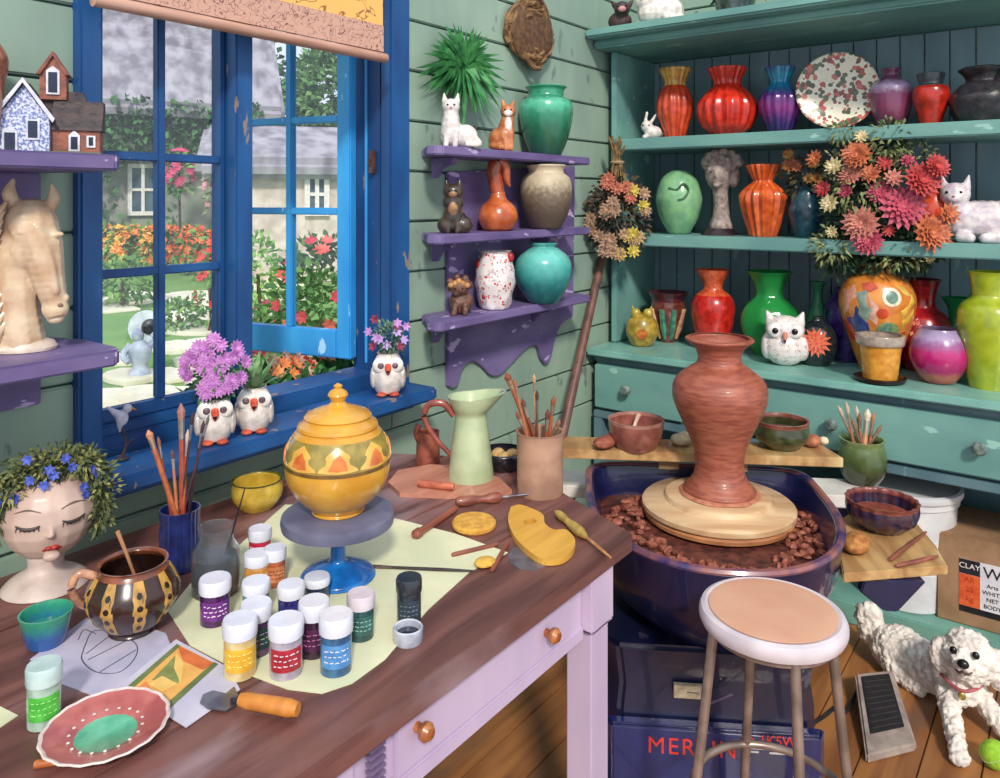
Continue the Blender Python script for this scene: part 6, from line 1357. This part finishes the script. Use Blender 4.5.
# bucket
bp_ = onX(912, 3.10, .0752); bp_ = onX(905, 3.02, .0752); k = sc_(bp_)
T = thing('plastic_bucket', 'large white plastic bucket with a printed label on the lower hutch shelf', 'bucket', bp_, facing(bp_))
m = M(k); m.lathe([(38, 0), (40, 2), (46, 100), (48, 101), (48, 107), (46, 107), (45, 101), (37, 4), (.1, 3)], 48); obj('bucket_body', m, mat('#dcdad8', '#c4c4c8', 8, .4), T)
m = M(k); m.lathe([(.1, 107.5), (50, 107.5), (51, 109), (51, 114), (48, 115), (46, 112), (.1, 112)], 48); obj('bucket_lid', m, mat('#e4e2e0', '#ccccd0', 8, .4), T)
m = M(k); A0 = [-PI/2+.15+.5*i/8 for i in range(9)]
vs = [((44.2 if j else 42.4)*math.cos(a), (44.2 if j else 42.4)*math.sin(a), 62 if j else 38) for a in A0 for j in (0, 1)]
m.add(vs, [(2*i, 2*i+2, 2*i+3, 2*i+1) for i in range(8)]); lb = obj('bucket_label', m, mat('#e8e6e4'), T)
for i in range(4):
    z = 42+i*5; r = 42.4+1.8*(z-38)/24+.4; m = M(k); m.tube([(r*math.cos(a), r*math.sin(a), z) for a in A0[1:7 if i % 2 else 8]], .7, 4); obj('printed_line', m, mat('#4c4c58'), lb)
vessel('storage_crock', 'grey purple lidded crock in the shade beside the white bucket', 'crock', onX(826, 3.15, .0752), [(20, 0), (22, 2), (24, 40), (22, 60), (18, 66)], [mat('#6c5c74', '#4c4458', 20, .5)])
# broom pole and dried flowers
A, B = Vector((2.07, 1.50, .0)), Vector((2.95, 1.68, 1.2))
T = thing('broom_pole', 'reddish brown wooden pole leaning in the corner left of the hutch', 'pole', A, 0); d = B-A
m = M(); m.tube([Vector((0, 0, .001)), d*.5, d], [.02, .019, .017], 12); obj('pole', m, wood('#7a5248', '#543834', 'Z', 12), T)
fp_ = Vector((2.955, 1.668, 1.70)); p = fp_; k = sc_(p)
T = thing('dried_bouquet', 'bunch of dried pink, yellow and brown flowers hanging upside down on the hutch corner', 'bouquet', (2.94, 1.60, 1.66), facing(p))
m = M(k)
for i in range(26):
    a = R.uniform(-1, 1); b_ = R.uniform(-1, 1); m.tube([(a*9, b_*5-6, 4+R.uniform(-4, 10)), (a*4, b_*3-6, -12), (a*20, b_*7-10, -60)], .9, 5, 3)
obj('stems', m, mat('#8c7040', '#5c4830', 60, .8), T)
m = M(k); m.tube([(5.5*math.cos(a), 4*math.sin(a)-6, -12) for a in [i*PI/8 for i in range(17)]], 1.6, 6); obj('binding', m, mat('#b89c74', '#8c7454'), T)
m = M(k); bunch(m, (0, -10, -62), 30, 40, 620, 9, 14); obj('foliage', m, mat('#5c5040', '#3c342f', 20, .8), T)
for i in range(34):
    a = R.uniform(0, 6.28); r_ = math.sqrt(R.random()); x, z = 30*r_*math.cos(a), -64+40*r_*math.sin(a)
    c_ = ('#c8785c', '#a05444') if z > -50 and x < 12 else (('#d0bc50', '#ac9438') if x > 2 and i % 3 else ('#b89478', '#8c6c58'))
    m = M(k); y_ = -25+abs(x)*.2
    for q_ in range(3): m.petals((x, y_-q_*.8, z), (x*.02, -1, .1), 7.5-q_*1.8, 9-q_, .6, .2+.25*q_)
    obj('dried_bloom', m, mat(*c_, 80, .7), T)
# ================================================================ DOG
dp = atd(945, 2.25, 0); k = 2.10/F*.92; rzd = facing(dp)
T = thing('dog', 'fluffy white dog lying on the plank floor beside the hutch', 'dog', dp, rzd)
FUR = mat('#ece4da', '#cfc4bc', 26, .9, bump=.9, bsc=110)
# local: x image right, y away, z up (photo pixels at the depth of the chest)
body = [('e', (-49, 44, 27), (34, 30, 27)), ('c', [(-49, 44, 26), (-22, 22, 28), (4, 0, 32)], [27, 26, 25]), ('e', (12, -16, 40), (25, 20, 26)), ('e', (16, -32, 40), (17, 13, 20)),
        ('e', (-48, 22, 14), (20, 15, 15)), ('c', [(-44, 14, 9), (-26, 0, 7)], [9, 7.5]),
        ('c', [(2, -18, 32), (6, -58, 19), (12, -100, 9)], [14, 11, 9]), ('e', (13, -106, 7), (10.5, 11, 7)),
        ('c', [(28, -12, 34), (44, -30, 22), (62, -48, 9)], [13, 11, 9]), ('e', (65, -52, 7), (11, 10, 7)),
        ('e', (22, -30, 74), (29, 25, 28)), ('e', (17, -52, 78), (13, 12, 11)), ('e', (17, -50, 69), (9, 9, 6)), ('e', (22, -30, 94), (20, 17, 11)),
        ('e', (-7, -30, 68), (9, 11, 22)), ('e', (51, -28, 68), (9, 11, 23)), ('e', (17, -50, 87), (8, 8, 7)),
        ('c', [(-70, 58, 20), (-84, 62, 30), (-84, 62, 42)], [10, 14, 15]), ('e', (-85, 61, 50), (17, 13, 19)), ('e', (-78, 58, 40), (13, 12, 16))]
sculpt('body', body, FUR, T, k, 1.5, 3, 2.6, .16)
NB = mat('#17141a', '#0f0d10', rough=.25)
for x in (8, 29):
    m = M(k); m.ell((x, -53.5, 91), (3.9, 3, 4.2)); obj('eye', m, NB, T)
m = M(k); m.ell((17, -64.5, 84), (6, 4.5, 5)); obj('nose', m, NB, T)
m = M(k); m.tube([(9, -61, 75), (13, -63.5, 73.5), (17, -64.5, 76), (21, -63.5, 73.5), (26, -60, 75)], [.6, 1.3, 1.3, 1.3, .6], 6, 4); obj('mouth', m, mat('#4c2c2c'), T)
m = M(k); m.tube([(-10, -26, 54), (2, -42, 50), (16, -50, 47), (30, -44, 50), (40, -28, 54)], 1.8, 8, 5); cl_ = obj('collar', m, mat('#b8606c', '#94444c'), T)
m = M(k); m.ell((16, -52, 42), (4, 1.5, 4.5)); obj('tag', m, mat('#c8b060', metal=.7, rough=.3), cl_)
